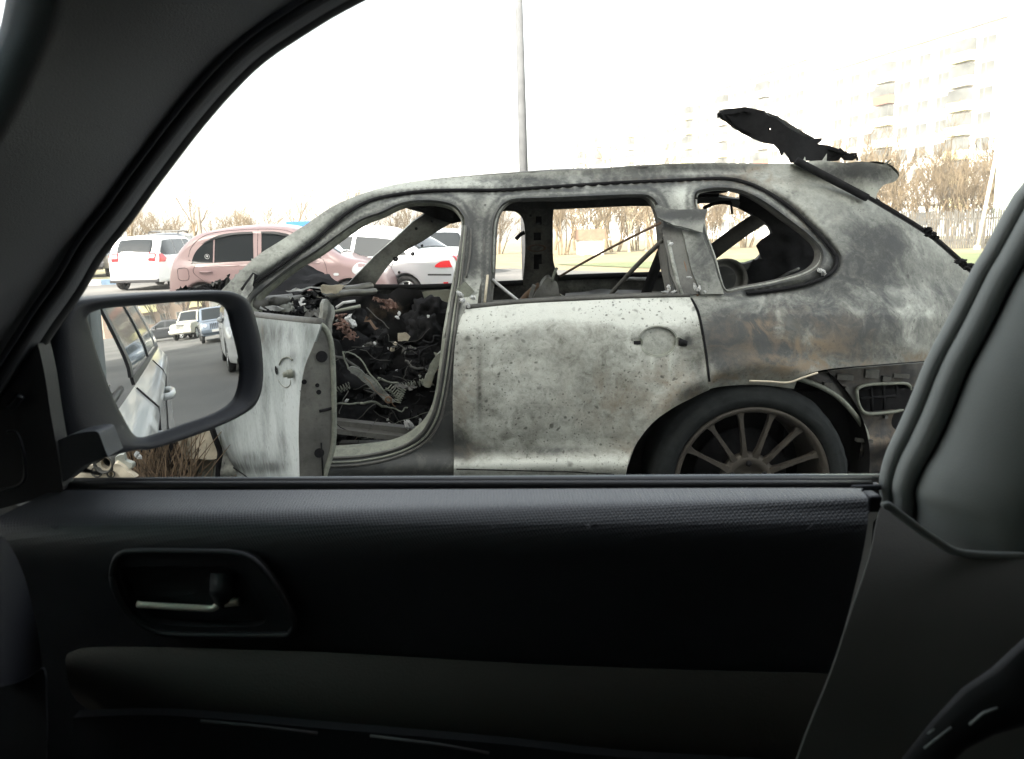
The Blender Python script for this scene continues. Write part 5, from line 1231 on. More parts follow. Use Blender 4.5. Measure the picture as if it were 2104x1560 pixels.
# ---------------- wheels
def suv_wheel(c, loc_y, steps=14, ph=22.0, tag_=None):
    wh = bpy.data.objects.new('wheel', None); COL.objects.link(wh); wh.parent = suv; wh.matrix_parent_inverse = Matrix.Translation(suv.location).inverted(); wh.location = c
    R, r = .362, .283
    mb = MB(); n = 96; prof = [(r, .06), (r-.004, -.045), (r+.012, -.060), (r+.030, -.068), (r+.036, -.062), (r+.050, -.060), (R-.018, -.048), (R-.004, -.022), (R, .0), (R, .16), (R-.01, .20), (r, .22)]
    mb.lathe(prof, (0, 0, 0), n)
    vs = []
    for v in mb.v:
        q = Vector(v); rad = math.hypot(q.x, q.z); k = 1+(.012*noise.noise(q*9)+.012*noise.noise(q*30))*(1 if rad > r+.02 else 0)
        if q.z < -.3: q.z = -.3+(q.z+.3)*.35
        vs.append((q.x*k, q.y+.006*noise.noise(q*25), q.z*k))
    mb.v = vs
    ty = mb.build('tyre', M_['tyre_burnt'], wh, world=False, fixn=True)
    mb = MB(); mb.lathe([(r-.002, -.030), (r-.002, -.050), (r-.008, -.056), (r-.018, -.050), (r-.026, -.030), (r-.034, .02), (r-.045, .16)], (0, 0, 0), 96)
    for k in range(14):
        a = R_(ph+360/14*k); d = Vector((math.cos(a), 0, math.sin(a))); s = Vector((-math.sin(a), 0, math.cos(a)))
        st = [(.075, -.005, .017), (.12, -.020, .0095), (.19, -.030, .0075), (.235, -.034, .009), (r-.022, -.036, .017)]
        rows = []
        for (rr, y, hw) in st:
            c_ = d*rr+Vector((0, y, 0)); rows.append([c_-s*hw+Vector((0, .012, 0)), c_-s*hw*.8, c_+s*hw*.8, c_+s*hw+Vector((0, .012, 0)), c_+s*hw*.7+Vector((0, .03, 0)), c_-s*hw*.7+Vector((0, .03, 0))])
        mb.grid(rows, closed=True, sm=False)
    mb.lathe([(.100, .02), (.098, -.002), (.088, -.008), (.060, -.010), (.058, .004), (.001, .004)], (0, 0, 0), 40)
    mb.build('rim', M_['rim_burnt'], wh, world=False)
    mb = MB()
    for k in range(5):
        a = R_(90+72*k); mb.lathe([(.001, -.016), (.010, -.016), (.012, -.008)], (math.cos(a)*.062, 0, math.sin(a)*.062), 8)
    mb.build('wheel_bolt', M_['char'], wh, world=False)
    mb = MB(); mb.lathe([(.001, .09), (.17, .09), (.175, .10), (.12, .11)], (0, 0, 0), 48); mb.build('brake_disc', M_['char'], wh, world=False)
    return wh
suv_wheel(WC+Vector((0, .03, 0)), 0)
wf = thing('hub_remains', 'melted alloy hub and rim pieces lying by the missing front wheel', 'wheel debris', P(235, 960, 2.52))
# front hub remains: pale casting with round holes
hb = panel('casting', crom([(150, 985, 1), (165, 972), (185, 958), (205, 950), (222, 935), (232, 945), (240, 958), (262, 978), (275, 1010, 1), (150, 1015, 1)], 3), [crom([(196, 967), (203, 963), (207, 970), (203, 978), (195, 977), (189, 973)], 2), crom([(223, 970), (229, 967), (232, 973), (229, 981), (224, 981)], 2), crom([(206, 952), (210, 945), (216, 943), (223, 947), (226, 954), (221, 961), (214, 962), (208, 959)], 2)], lambda a, b: P(a, b, 2.52), M_['cream'], wf, 5, .03, blobs([(180, 975, 24, 20, 0, .25)], (0, 0, .3)), jit=.008, jf=25)
mb = MB(); c = P(215, 952, 2.52); mb.lathe([(.022, .06), (.026, -.01), (.030, -.016), (.034, -.006), (.032, .05)], c, 24); c = P(199, 970, 2.52); mb.lathe([(.012, .05), (.014, .0), (.017, -.006), (.019, .0)], c, 18); c = P(228, 974, 2.52); mb.lathe([(.008, .05), (.010, .0), (.012, -.006), (.014, .0)], c, 18); mb.build('hub_socket', M_['soot'], wf)
mb = MB(); c = P(215, 953, 2.57); mb.lathe([(.001, .0), (.024, .0)], c, 18); mb.build('bore', M_['char'], wf)
def slab(name, pts, Y, m, th=.02, jit=.008, par=None): return panel(name, crom(pts, 2), [], lambda a, b: P(a, b, Y), m, par or wf, 5, th, blobs([], (0, 0, .4)), jit=jit, jf=25)
slab('rim_fragment', [(237, 938), (256, 936), (258, 946), (270, 950), (271, 957), (262, 961), (250, 958), (238, 954)], 2.49, M_['side'])
slab('rim_fragment', [(233, 955), (240, 952), (258, 966), (276, 982), (262, 988), (244, 978), (234, 968)], 2.47, M_['cream'], .03)
crumple('ash_lump', [(281, 934), (285, 938)], M_['white_ash'], 2.51, .010, 14, par=suv)
# front wing remains: cream patch, brackets, dark inner arch
fw = panel('front_wing', crom([(364, 905, 1), (400, 893), (432, 884, 1), (440, 900), (446, 925), (444, 943, 1), (410, 944), (378, 943, 1), (372, 925)], 3), [], lambda a, b: P(a, b, 2.84), M_['cream'], suv, 5, .006, blobs([(385, 915, 16, 26, 0, .7), (420, 920, 22, 20, 2, .8), (392, 930, 4, 14, 2, .8)]), jit=.004, jf=20)
tag(fw, 'scorched cream patch of the front wing under the side mirror')
panel('wing_stay', crom([(392, 946), (440, 946), (444, 985), (440, 1030), (395, 1030), (388, 980)], 2), [], lambda a, b: P(a, b, 2.88), M_['greenash'], suv, 6, .02, blobs([(405, 965, 8, 20, 0, .8), (425, 955, 14, 14, 1, .4)], (.2, .2, 0)), jit=.01, jf=20)
mb = MB(); mb.tube([P(a, b, 2.80) for a, b in crom([(436, 882), (444, 905), (452, 930), (449, 955), (447, 1000)], 4, closed=False)], .010, 6); mb.build('door_gap_seal', M_['char'], suv)
mb = MB(); mb.box((-1.78, 3.4, .50), (1.3, .9, .55)); mb.build('engine_bay', M_['char'], suv, bev=.05)
# dry grass tuft at the sill of the missing wheel
M_['straw'] = mat('straw', (.17, .12, .075), .9, vary=.85, vscale=14)
gt = MB(); rnd = random.Random(9)
for i in range(330):
    b0 = P(rnd.uniform(268, 385), 1000, rnd.uniform(2.7, 2.95)); b0.z = .22
    d = Vector((rnd.gauss(0, .42), rnd.uniform(-.3, .3), 1)).normalized(); L = rnd.uniform(.22, .55)
    q = [b0, b0+d*L*.5+Vector((rnd.uniform(-.02, .02), 0, 0)), b0+d*L+Vector((rnd.uniform(-.08, .08), 0, -.06*rnd.random()))]
    gt.tube(q, [.0030, .0022, .0010], 3, cap=False)
o = gt.build('dry_grass_tuft', M_['straw']); tag(o, 'tangle of dry grass where the burnt car lost its front wheel', 'dry grass', kind='stuff')
gt = MB(); gt.lathe([(.24, 0), (.18, .12), (.08, .20), (.001, .22)], (P(330, 1000, 2.9).x, 3.0, 0), 24, 'Z'); gt.v = [tuple(Vector(v)+noise.noise_vector(Vector(v)*8)*.03) for v in gt.v]
o = gt.build('soil_heap', M_['verge']); tag(o, 'low heap of earth under the dry grass beside the burnt car', 'earth heap', kind='stuff')
# ------------------------------------------------------------------ our own car, seen from the driver's seat
own = thing('parked_estate', 'white estate car whose dark cabin and side mirror frame the view', 'car', (.3, 0, 0))
M_['door_lit'] = mat('door_lit', (.027, .030, .037), .5, spec=1.0, coat=0, bump=.35, bscale=700)  # lighter copy of the trim plastic, sky light painted into its colour
M_['door_unlit'] = mat('door_unlit', (.018, .019, .024), .5, spec=.8, bump=.35, bscale=700)  # darker copy of the same plastic, cabin shade painted in
M_['door_beige'] = mat('door_beige', (.062, .056, .048), .7, bump=.3, bscale=500)
M_['pillar_grey'] = mat('pillar_grey', (.22, .235, .225), .8, spec=.2, bump=.2, bscale=900)
M_['pillar_dark'] = mat('pillar_cloth', (.18, .186, .195), .9, spec=.1, bump=.4, bscale=900)
M_['chrome'] = mat('chrome', (.92, .86, .72), .38, metal=.35)
M_['ownpaint'] = mat('own_white', (.50, .51, .50), .3, coat=.9)
M_['mirror'] = mat('mirror_glass', (.66, .68, .68), .0, metal=1)
M_['housing'] = mat('mirror_housing', (.011, .0125, .017), .48, spec=.4, bump=.15, bscale=800)
def weave(m):
    n = m.node_tree; L = n.links; b = n.nodes['Principled BSDF']
    tc = n.nodes.new('ShaderNodeTexCoord'); mp = n.nodes.new('ShaderNodeMapping'); mp.inputs['Rotation'].default_value = (0, .6, 0); L.new(tc.outputs['Object'], mp.inputs[0])
    vo = n.nodes.new('ShaderNodeTexVoronoi'); vo.inputs['Scale'].default_value = 430; vo.inputs['Randomness'].default_value = .12; L.new(mp.outputs[0], vo.inputs['Vector'])
    bp = n.nodes.new('ShaderNodeBump'); bp.inputs['Strength'].default_value = .5; bp.inputs['Distance'].default_value = .0012; L.new(vo.outputs['Distance'], bp.inputs['Height']); L.new(bp.outputs[0], b.inputs['Normal'])
weave(M_['door_lit']); weave(M_['door_unlit'])
DY = -.045       # the door plane is turned slightly against the view
gd = table([(.40, .70), (.70, .668), (.80, .660), (.88, .654), (.93, .650), (.965, .6465), (.978, .6475), (.986, .651), (.993, .658), (.998, .668), (1.003, .682), (1.008, .697), (1.013, .712), (1.03, .765)], .0028)
def g_own(z, x): return gd(z)+DY*(x)
SD = gsurf(g_own)
def sdo(o): return gsurf(lambda z, x: g_own(z, x)+o)
dp = thing('door_panel', None, None) ; bpy.data.objects.remove(dp)
fdr = panel('door_trim', crom([(-400, 1110, 1), (-60, 1092), (40, 1081), (1000, 1078), (1783, 1078, 1), (1770, 1150), (1735, 1290), (1700, 1400), (1630, 1600, 1), (1600, 1750, 1), (-400, 1750, 1)], 3), [], SD, M_['door_unlit'], own, 12, .006, None)
tag(fdr, 'dark textured upper door trim')
panel('door_top_lit_strip', crom([(-400, 1100, 1), (-60, 1075), (40, 1040), (100, 1012), (150, 1007, 1), (500, 1007), (1000, 1005), (1500, 1003), (1750, 1003), (1768, 1008), (1782, 1022), (1784, 1045), (1783, 1078, 1), (1000, 1078), (40, 1081), (-60, 1092), (-400, 1110, 1)], 3), [], SD, M_['door_lit'], fdr, 5.5, .004, None)  # same trim in a lighter tone, standing for sky light on its top
# beige armrest insert, proud of the dark trim
gb = table([(.40, .68), (.70, .655), (.76, .645), (.80, .622), (.84, .622), (.865, .632), (.885, .652), (.93, .652)], .012)
SB = gsurf(lambda z, x: gb(z)+DY*x)
ins = panel('armrest', crom([(135, 1352), (150, 1338), (192, 1330), (346, 1330), (500, 1335), (700, 1342), (1123, 1366), (1500, 1379), (1702, 1384, 1), (1690, 1440), (1640, 1560, 1), (1400, 1552), (1277, 1545), (1046, 1518), (850, 1500), (700, 1487), (500, 1468), (346, 1456), (230, 1456), (185, 1458), (150, 1430), (138, 1390)], 3), [], SB, M_['door_beige'], fdr, 22, .006)
tag(ins, 'dim beige armrest band')
pk = panel('door_pocket', crom([(150, 1475, 1), (346, 1470), (700, 1500), (1046, 1530), (1277, 1556), (1600, 1575, 1), (1600, 1700, 1), (150, 1700, 1)], 3), [], lambda a, b: P(a, b, .60), M_['blackplastic'], fdr, 30, .01)
mb = MB(); mb.tube([P(a, b, .585) for a, b in ((412, 1482), (520, 1492), (652, 1507))], .0014, 6); mb.tube([P(a, b, .57) for a, b in ((760, 1512), (900, 1530), (1005, 1548))], .0012, 6); mb.build('pocket_trim', mat('grey_trim', (.06, .06, .06), .4), pk)
# inner handle
bez = crom([(231, 1183), (238, 1150), (252, 1137), (277, 1133), (400, 1134), (481, 1137), (519, 1150), (548, 1180), (575, 1218), (598, 1262), (604, 1290), (592, 1306, 1), (460, 1306), (346, 1303), (300, 1288), (262, 1258), (240, 1220)], 3)
rec = crom([(246, 1175), (256, 1166), (300, 1163), (400, 1163), (481, 1165), (500, 1178), (525, 1215), (545, 1260), (540, 1282), (500, 1288), (420, 1288), (330, 1282), (290, 1262), (262, 1228)], 3)
hb = panel('handle_bezel', bez, [rec], sdo(-.010), M_['blackplastic'], fdr, 10, .014)
mb = MB()
lip = [sdo(-.012)(*p) for p in bez]; mb.tube(lip+[lip[0]], .003, 6); mb.build('bezel_edge', M_['blackplastic'], hb)
cup = MB(); a = [sdo(-.008)(*p) for p in rec]; c = sum(a, Vector())/len(a); rows = []
for t, s in ((0, 1), (.3, .98), (.7, .9), (1, .6), (1.02, .02)): rows.append([c+(p-c)*s+Vector((0, .045*t, 0)) for p in a])
cup.grid(rows, closed=True); cup.build('handle_cup', M_['blackplastic'], hb)
mb = MB(); q = [sdo(-.008)(*p) for p in crom([(283, 1242), (340, 1246), (400, 1249), (438, 1250), (450, 1240), (470, 1238), (492, 1236)], 3, closed=False)]
mb.tube(q, [.0030]*(len(q)-6)+[.0042]*6, 8); mb.build('lever', M_['chrome'], hb)
mb = MB(); a = sdo(.0)(460, 1180); b = sdo(-.004)(462, 1236); mb.tube([a, (a+b)/2+Vector((.0, -.006, 0)), b], [.012, .011, .008], 8); mb.build('lock_knob', M_['blackplastic'], hb)
lv = panel('lever_plate', crom([(283, 1245), (440, 1253), (500, 1240), (500, 1262), (470, 1282), (340, 1278), (300, 1264)], 2), [], sdo(.004), M_['housing'], hb, 8, .004)
# sill: inner weatherstrip, glass edge line, outer moulding
def slabY(name, pa, pb, Y0, Y1, m, z0=None):
    pass
mb = MB()
for k, (y_l, y_r, Y, r) in enumerate(((1000, 998, .735, .0055), (993, 990, .745, .0055))):
    mb.tube([P(120+(1790-120)*t/8, y_l+(y_r-y_l)*t/8, Y+DY*(.3*(t/4-1))) for t in range(9)], r, 8)
mb.build('inner_weatherstrip', M_['rubber'], own)
M_['edge'] = mat('glass_edge', (.20, .23, .23), .25, spec=.8)
mb = MB(); mb.tube([P(130+(1812-130)*t/8, 987.5+(979-987.5)*t/8, .765+DY*(.3*(t/4-1))) for t in range(9)], .0028, 8); mb.build('window_glass', M_['edge'], own)
mb = MB(); mb.tube([P(100+(1830-100)*t/8, 1003+(994-1003)*t/8, .790+DY*(.3*(t/4-1))) for t in range(9)], .010, 8); mb.build('outer_weatherstrip', M_['rubber'], own)
# front pillar trim: swept from the window edge inwards
E = crom([(-120, 960), (-20, 850), (60, 730), (100, 668), (153, 593), (188, 532), (213, 497), (253, 447), (293, 391), (333, 337), (400, 250), (467, 173), (533, 110), (617, 53), (700, 3), (820, -55), (1000, -125), (1300, -190)], 3, closed=False)
Rg = crom([(-460, 900), (-380, 760), (-320, 640), (-280, 600), (-230, 520), (-180, 470), (-140, 430), (-90, 375), (-40, 320), (0, 268), (42, 190), (68, 130), (88, 88), (104, 40), (116, -20), (125, -80), (135, -150), (150, -260)], 3, closed=False)
rows = []
def prof_y(s):   # s: 0 window edge .. 1 ridge
    return .742-.02*s-.13*s**1.3-(.02*math.sin(math.pi*s))
for (ex, ey), (rx, ry) in zip(E, Rg):
    r = []
    for j in range(25):
        s = j/24; r.append(P(ex+(rx-ex)*s, ey+(ry-ey)*s, prof_y(s)))
    # behind the ridge the trim turns out to the windscreen
    for j in range(1, 7):
        r.append(r[24]+Vector((-.03*j, .012*j*j, .004*j)))
    rows.append(r)
mb = MB(); mb.grid(rows); ap = mb.build('pillar_trim', M_['pillar_dark'], own, solid=.006)
tag(ap, 'dark cloth-faced windscreen pillar trim')
mb = MB(); mb.tube([P(x, y, .748) for x, y in E], .0085, 10); mb.build('window_seal', M_['rubber'], own)
def along(off, Y, i0=0, i1=None):
    q = []
    for k in range(len(E)):
        a = E[max(0, k-1)]; b = E[min(len(E)-1, k+1)]; d = math.hypot(b[0]-a[0], b[1]-a[1]); nx, ny = -(b[1]-a[1])/d, (b[0]-a[0])/d
        q.append(P(E[k][0]+nx*off, E[k][1]+ny*off, Y))
    return q[i0:i1]
mb = MB(); mb.tube(along(-26, .722), .0052, 8); mb.build('pillar_welt', M_['blackplastic'], own)
mb = MB(); mb.tube(along(-44, .712), .0030, 8); mb.build('pillar_welt', M_['housing'], own)
mb = MB(); q0 = along(6, .80); q1 = along(-60, .83); q2 = along(-160, .82); mb.grid([[a, b, c] for a, b, c in zip(q0, q1, q2)]); mb.build('windscreen_pillar', M_['housing'], own, solid=.01)
# mirror sail and corner trim
sl = panel('mirror_sail', crom([(-120, 960, 1), (-20, 850), (60, 728), (78, 706, 1), (92, 770), (104, 850), (118, 930), (128, 996, 1), (124, 1012), (60, 1030), (0, 1046), (-120, 1080, 1)], 3), [], lambda a, b: P(a, b, .735), M_['blackplastic'], own, 12, .02)
mb = MB(); mb.tube([P(a, b, .725) for a, b in crom([(20, 838), (32, 826), (42, 812)], 3, closed=False)], .004, 6); mb.tube([P(a, b, .725) for a, b in crom([(14, 888), (34, 890), (46, 920), (52, 960), (48, 990), (20, 1004), (-20, 1010)], 3, closed=False)], .0016, 6); mb.build('sail_trim_line', M_['housing'], sl)
# ---------------- side mirror
MC = P(345, 762, .93)
v1 = (CAM-MC).normalized(); r1 = Vector((.985, -.02, -.095)).normalized(); mn = (v1+r1).normalized()
mh = mn.cross(Vector((0, 0, 1))).normalized(); mv = mh.cross(mn).normalized()
glass = crom([(178, 650), (190, 641), (215, 634), (268, 629), (349, 622), (410, 619), (438, 619), (460, 625), (473, 639), (481, 674), (495, 731), (498, 768), (492, 805), (478, 828), (443, 849), (376, 873), (310, 896), (288, 899), (274, 893), (262, 876), (231, 817), (201, 736), (183, 672)], 3)
RC = 2.1
def mglass(px, py, o=0.0):
    p = PL(px, py, MC, mn); d = p-MC; return p-mn*(d.length_squared/(2*RC))-mn*o
mirror = bpy.data.objects.new('side_mirror', None); COL.objects.link(mirror); mirror.parent = own; mirror.matrix_parent_inverse = Matrix.Translation(own.location).inverted(); mirror.location = MC
mirror['label'] = 'dark grey side mirror showing the road behind'
panel('mirror_glass', glass, [], mglass, M_['mirror'], mirror, 7, .003)
hout = crom([(92, 668), (108, 640), (131, 622), (188, 611), (295, 602), (380, 598), (430, 596), (472, 598), (500, 611), (515, 636), (524, 668), (531, 701), (535, 755), (534, 785), (529, 812), (511, 841), (457, 871), (376, 903), (310, 923), (290, 926), (276, 925), (228, 938), (180, 950), (150, 940), (110, 890), (92, 780)], 3)
def hp(px, py, o): return PL(px, py, MC, mn)+mn*o
# rings from the glass edge out over the rim and back round the shell
def interp_loop(lp, n):
    a = np.array(lp+[lp[0]]); d = np.r_[0, np.cumsum(np.sqrt((np.diff(a, axis=0)**2).sum(1)))]; t = np.linspace(0, d[-1], n, endpoint=False)
    return np.c_[np.interp(t, d, a[:, 0]), np.interp(t, d, a[:, 1])]
gc = np.array([345, 762.])
n_ = 140; th_ = np.linspace(0, 2*math.pi, n_, endpoint=False)
def polar(lp):
    lp = np.array(interp_loop(lp, 900)); an = np.unwrap(np.arctan2(lp[:, 1]-gc[1], lp[:, 0]-gc[0])); an = (np.arctan2(lp[:, 1]-gc[1], lp[:, 0]-gc[0])) % (2*math.pi); o = np.argsort(an); an = an[o]; lp = lp[o]
    x = np.interp(th_, an, lp[:, 0], period=2*math.pi); y = np.interp(th_, an, lp[:, 1], period=2*math.pi); return np.c_[x, y]
GL, HL = polar(glass), polar(hout)
rows = []
for (t, o, yo) in ((-.005, -.012, 0), (-.004, .001, 0), (.06, .003, 0), (.3, .009, 0), (.6, .013, 0), (.83, .012, 0), (.95, .004, 0), (1.0, -.010, 0)):
    L_ = GL+(HL-GL)*t; rows.append([hp(x, y, o) for x, y in L_])
cen = sum(rows[-1], Vector())/n_
for (s, o) in ((1.0, .03), (.97, .06), (.88, .09), (.72, .115), (.45, .13), (.02, .135)): rows.append([cen+(p-cen)*s-mn*o for p in rows[7]])
mb = MB(); mb.grid(rows, closed=True); mb.build('housing', M_['housing'], mirror, fixn=True)
M_['armgrey'] = mat('mirror_arm_plastic', (.045, .05, .06), .6, bump=.2, bscale=700)
arm = panel('mirror_arm', crom([(119, 905, 1), (150, 893), (185, 887), (200, 888), (207, 900), (216, 925), (222, 938, 1), (190, 950), (166, 962), (140, 985), (129, 990, 1), (122, 940)], 3), [], lambda a, b: P(a, b, .725+.0*a), M_['armgrey'], mirror, 8, .03)
panel('mirror_foot', crom([(60, 730, 1), (92, 660), (120, 640), (140, 720), (150, 800), (160, 890), (120, 905), (110, 960), (100, 990), (84, 760)], 3), [], lambda a, b: P(a, b, .875), M_['housing'], mirror, 8, .04)
# ---------------- rear side pillar (right)
Ed = crom([(2240, 200), (2160, 310), (2104, 385), (2083, 413), (2029, 512), (2002, 557), (1953, 656), (1908, 741), (1868, 840), (1827, 929), (1814, 975), (1812, 1000), (1813, 1040), (1790, 1200), (1700, 1420), (1640, 1620)], 3, closed=False)
def shift(lst, dx, dy=0): return [(x+dx, y+dy) for x, y in lst]
def yb(k): return .755-.0*k
rows = []
secs = [(-2, .775), (0, .762), (6, .750), (14, .745), (22, .746), (25, .755), (28, .756), (31, .742), (40, .726), (52, .718), (66, .716), (77, .722), (81, .731), (85, .730), (90, .716), (110, .698), (150, .680), (200, .664), (260, .650), (330, .640), (420, .66), (520, .72)]
for (x, y) in Ed:
    k = (1.0 if y < 900 else max(.82, 1-(y-900)/500)); r = []
    for (dx, Y) in secs:
        d2 = dx*(k if dx < 90 else 1)+(0 if dx < 90 else -(90-90*k)); r.append(P(x+d2*1.0, y+d2*.28, Y-.03))
    rows.append(r)
mb = MB(); mb.grid(rows); bp_ = mb.build('pillar_trim', M_['pillar_grey'], own, solid=.004)
tag(bp_, 'grey plastic trim of the pillar behind the driver')
for dx, rr in ((26.5, .0022), (83, .0026)):
    mb = MB(); mb.tube([P(x+dx*(1.0 if y < 900 else max(.82, 1-(y-900)/500)), y+dx*.28*(1.0 if y < 900 else max(.82, 1-(y-900)/500)), .722 if dx < 50 else .698) for x, y in Ed if y < 1060], rr, 6); mb.build('pillar_seam', M_['rubber'], own)
glt = table([(.4, .575), (.80, .560), (.88, .566), (.93, .580), (.965, .600), (.99, .625), (1.02, .66)], .012)
lt = panel('lower_pillar_trim', crom([(1806, 1052), (1812, 1040), (1820, 1036), (1835, 1045), (1865, 1068), (1923, 1108), (1977, 1135), (2104, 1141), (2300, 1142, 1), (2300, 1700, 1), (1590, 1700, 1), (1654, 1518), (1708, 1383), (1746, 1268), (1785, 1152), (1800, 1080)], 3), [], gsurf(lambda z, x: glt(z)-.10*max(0, (x-.30))), mat('lower_trim_plastic', (.15, .145, .135), .55, spec=.3, bump=.2, bscale=700), own, 16, .003)
mb = MB(); mb.tube([P(a, b, .60) for a, b in crom([(1815, 1042), (1826, 1040), (1865, 1070), (1923, 1111), (1977, 1137), (2110, 1143)], 4, closed=False)], .0034, 8); mb.build('trim_edge_highlight', M_['pillar_grey'], lt)  # lighter grey tube stands in for the highlight on the top edge
# belt stalk at the lower right; pale lines painted in as its highlights
bs = MB(); q = [P(a, b, .45) for a, b in ((1870, 1600), (1950, 1510), (2010, 1462), (2080, 1430), (2200, 1330))]; bs.tube(q, [.012, .014, .018, .022, .024], 10, flat=.5); sb = bs.build('seat_belt', mat('belt_black', (.008, .008, .009), .8), own)
mb = MB(); mb.tube([P(a, b, .425) for a, b in ((1899, 1538), (1955, 1495))], .0006, 5); mb.tube([P(a, b, .425) for a, b in ((1906, 1508), (1920, 1498))], .0005, 5); mb.build('buckle_highlight', M_['pillar_grey'], sb)
mb = MB(); mb.tube([P(a, b, .42) for a, b in ((1992, 1490), (2020, 1466), (2050, 1455))], .0008, 5); mb.build('belt_highlight', M_['pillar_grey'], sb)
# window-side catch at the door's rear corner
mb = MB(); mb.box(P(1790, 1030, .70), (.012, .02, .016)); mb.box(P(1776, 1000, .72), (.03, .012, .006)); mb.build('door_end_cap', M_['housing'], own, bev=.003)
# dark end of the dashboard, left edge
da = panel('dashboard_end', crom([(-200, 1060, 1), (-40, 1080), (0, 1100), (26, 1130), (52, 1190), (72, 1270), (84, 1340), (88, 1372, 1), (50, 1395), (0, 1412), (-200, 1460, 1)], 3), [], lambda a, b: P(a, b, .52+.0016*max(0, a)), mat('dash_plastic', (.020, .021, .027), .5, spec=.4, bump=.4, bscale=600), own, 7, .002)
panel('dashboard_lower', crom([(-200, 1440, 1), (0, 1412), (60, 1392), (90, 1375), (94, 1440), (96, 1520), (90, 1650, 1), (-200, 1700, 1)], 3), [], lambda a, b: P(a, b, .56), M_['blackplastic'], own, 10, .002)
# ---------------- shell that keeps the cabin dark
M_['lining'] = mat('lining', (.02, .02, .02), .9)
def shell(name, c, d, m=None): mb = MB(); mb.box(c, d); return mb.build(name, m or M_['lining'], own)
shell('roof_skin', (.95, -.12, 1.56), (2.95, 1.40, .03), M_['ownpaint']); shell('headliner', (.95, -.12, 1.53), (2.9, 1.34, .02))
shell('floor', (.5, 0, .30), (3.6, 1.4, .04)); shell('far_door', (.8, -.80, .72), (3.6, .05, .85)); shell('seat_back_panel', (.95, -.15, .80), (.10, 1.1, 1.0)); shell('bulkhead', (-.75, 0, .65), (.05, 1.5, .75))
mb = MB(); mb.grid([[Vector((-.78, y, 1.02)), Vector((-.62, y, 1.02)), Vector((-.55, y, .95))] for y in (-.75, 0, .62)]); mb.build('dashboard', M_['lining'], own, solid=.02)
mb = MB(); mb.grid([[Vector((-.62, y, 1.42)), Vector((-.50, y, 1.53))] for y in (-.75, 0, .60)]); mb.build('sun_visor', M_['lining'], own, solid=.02)
shell('cabin_light_block', (.90, -.81, 1.35), (3.0, .03, .42))  # unseen board added over the far windows to keep light out
# tinted shade band at the top of the windscreen
tb = bpy.data.materials.new('tinted_glass_band'); tb.use_nodes = True; n = tb.node_tree; n.nodes.remove(n.nodes['Principled BSDF'])
tr = n.nodes.new('ShaderNodeBsdfTransparent'); tr.inputs[0].default_value = (.30, .78, .80, 1); gl = n.nodes.new('ShaderNodeBsdfGlossy'); gl.inputs['Roughness'].default_value = .05
mx = n.nodes.new('ShaderNodeMixShader'); mx.inputs[0].default_value = .06; n.links.new(tr.outputs[0], mx.inputs[1]); n.links.new(gl.outputs[0], mx.inputs[2]); n.links.new(mx.outputs[0], n.nodes['Material Output'].inputs['Surface'])
mb = MB(); mb.grid([[Vector((-.665, y, 1.335)), Vector((-.64, y, 1.38)), Vector((-.61, y, 1.43))] for y in (-.74, 0, .70)]); mb.build('windscreen_band', tb, own)
# bodywork outside, seen in the mirror
ge = table([(.2, .84), (.35, .815), (.6, .80), (.8, .80), (.90, .81), (.96, .825), (1.0, .84), (1.05, .83), (1.2, .78), (1.4, .70), (1.5, .62)], .02)
EXS = .0
def ext(x, z, o=0.0):
    y = ge(z)+.07-.0*x
    for hx0 in (.20, 1.10):
        d = math.hypot((x-hx0)/.075, (z-.845)/.042)
        if d < 1: y -= .025*(1-d*d)
    return Vector((x, y+o-.10+.0, z)) if z > .985 else Vector((x, y+o-.0-.10*max(0, (z-.90)/.085 if z > .90 else 0), z))
def extpanel(name, poly, m, par, step=.05, th=.01, holes=(), sm=0, o=0.0):
    return panel(name, crom(poly, 3) if sm else poly, list(holes), lambda x, z: ext(x, z, o), m, par, step, th, toward=Vector((0, 1, 0)))
ex = extpanel('front_door_skin', [(-.62, .25), (.405, .25), (.405, .975), (-.62, .975)], M_['ownpaint'], own, .035)
rx_ = extpanel('rear_door_skin', [(.415, .25), (1.30, .25), (1.34, .60), (1.42, .80), (1.46, .975), (.415, .975)], M_['ownpaint'], own, .035)
qx_ = extpanel('rear_quarter', [(1.31, .25), (2.7, .25), (2.75, .7), (2.70, .975), (1.47, .975), (1.43, .80), (1.35, .60)], M_['ownpaint'], own, .05)
extpanel('front_wing', [(-2.0, .35), (-.63, .25), (-.63, .975), (-1.2, .95), (-2.0, .80)], M_['ownpaint'], own, .08)
extpanel('waist_moulding', [(.43, .978), (2.65, .978), (2.65, 1.0), (.43, 1.0)], M_['rubber'], own, .05, o=.004)
extpanel('rear_side_window', [(.50, 1.01), (1.32, 1.01), (1.27, 1.42), (.54, 1.42)], M_['cglass_l'], own, .05, .004, o=-.006)
extpanel('quarter_window', [(1.40, 1.01), (2.35, 1.01), (2.10, 1.38), (1.36, 1.42)], M_['cglass_l'], own, .05, .004, o=-.006)
extpanel('pillar_skin', [(.43, 1.0), (.50, 1.0), (.54, 1.43), (.49, 1.43)], M_['rubber'], own, .03)
extpanel('pillar_skin', [(1.33, 1.0), (1.395, 1.0), (1.355, 1.43), (1.275, 1.43)], M_['rubber'], own, .03)
extpanel('rear_pillar', [(2.36, 1.0), (2.72, .98), (2.5, 1.3), (2.3, 1.47), (2.1, 1.47), (2.11, 1.39)], M_['ownpaint'], own, .05)
extpanel('roof_rail_panel', [(-.2, 1.43), (2.2, 1.43), (2.2, 1.52), (-.2, 1.55)], M_['ownpaint'], own, .05)
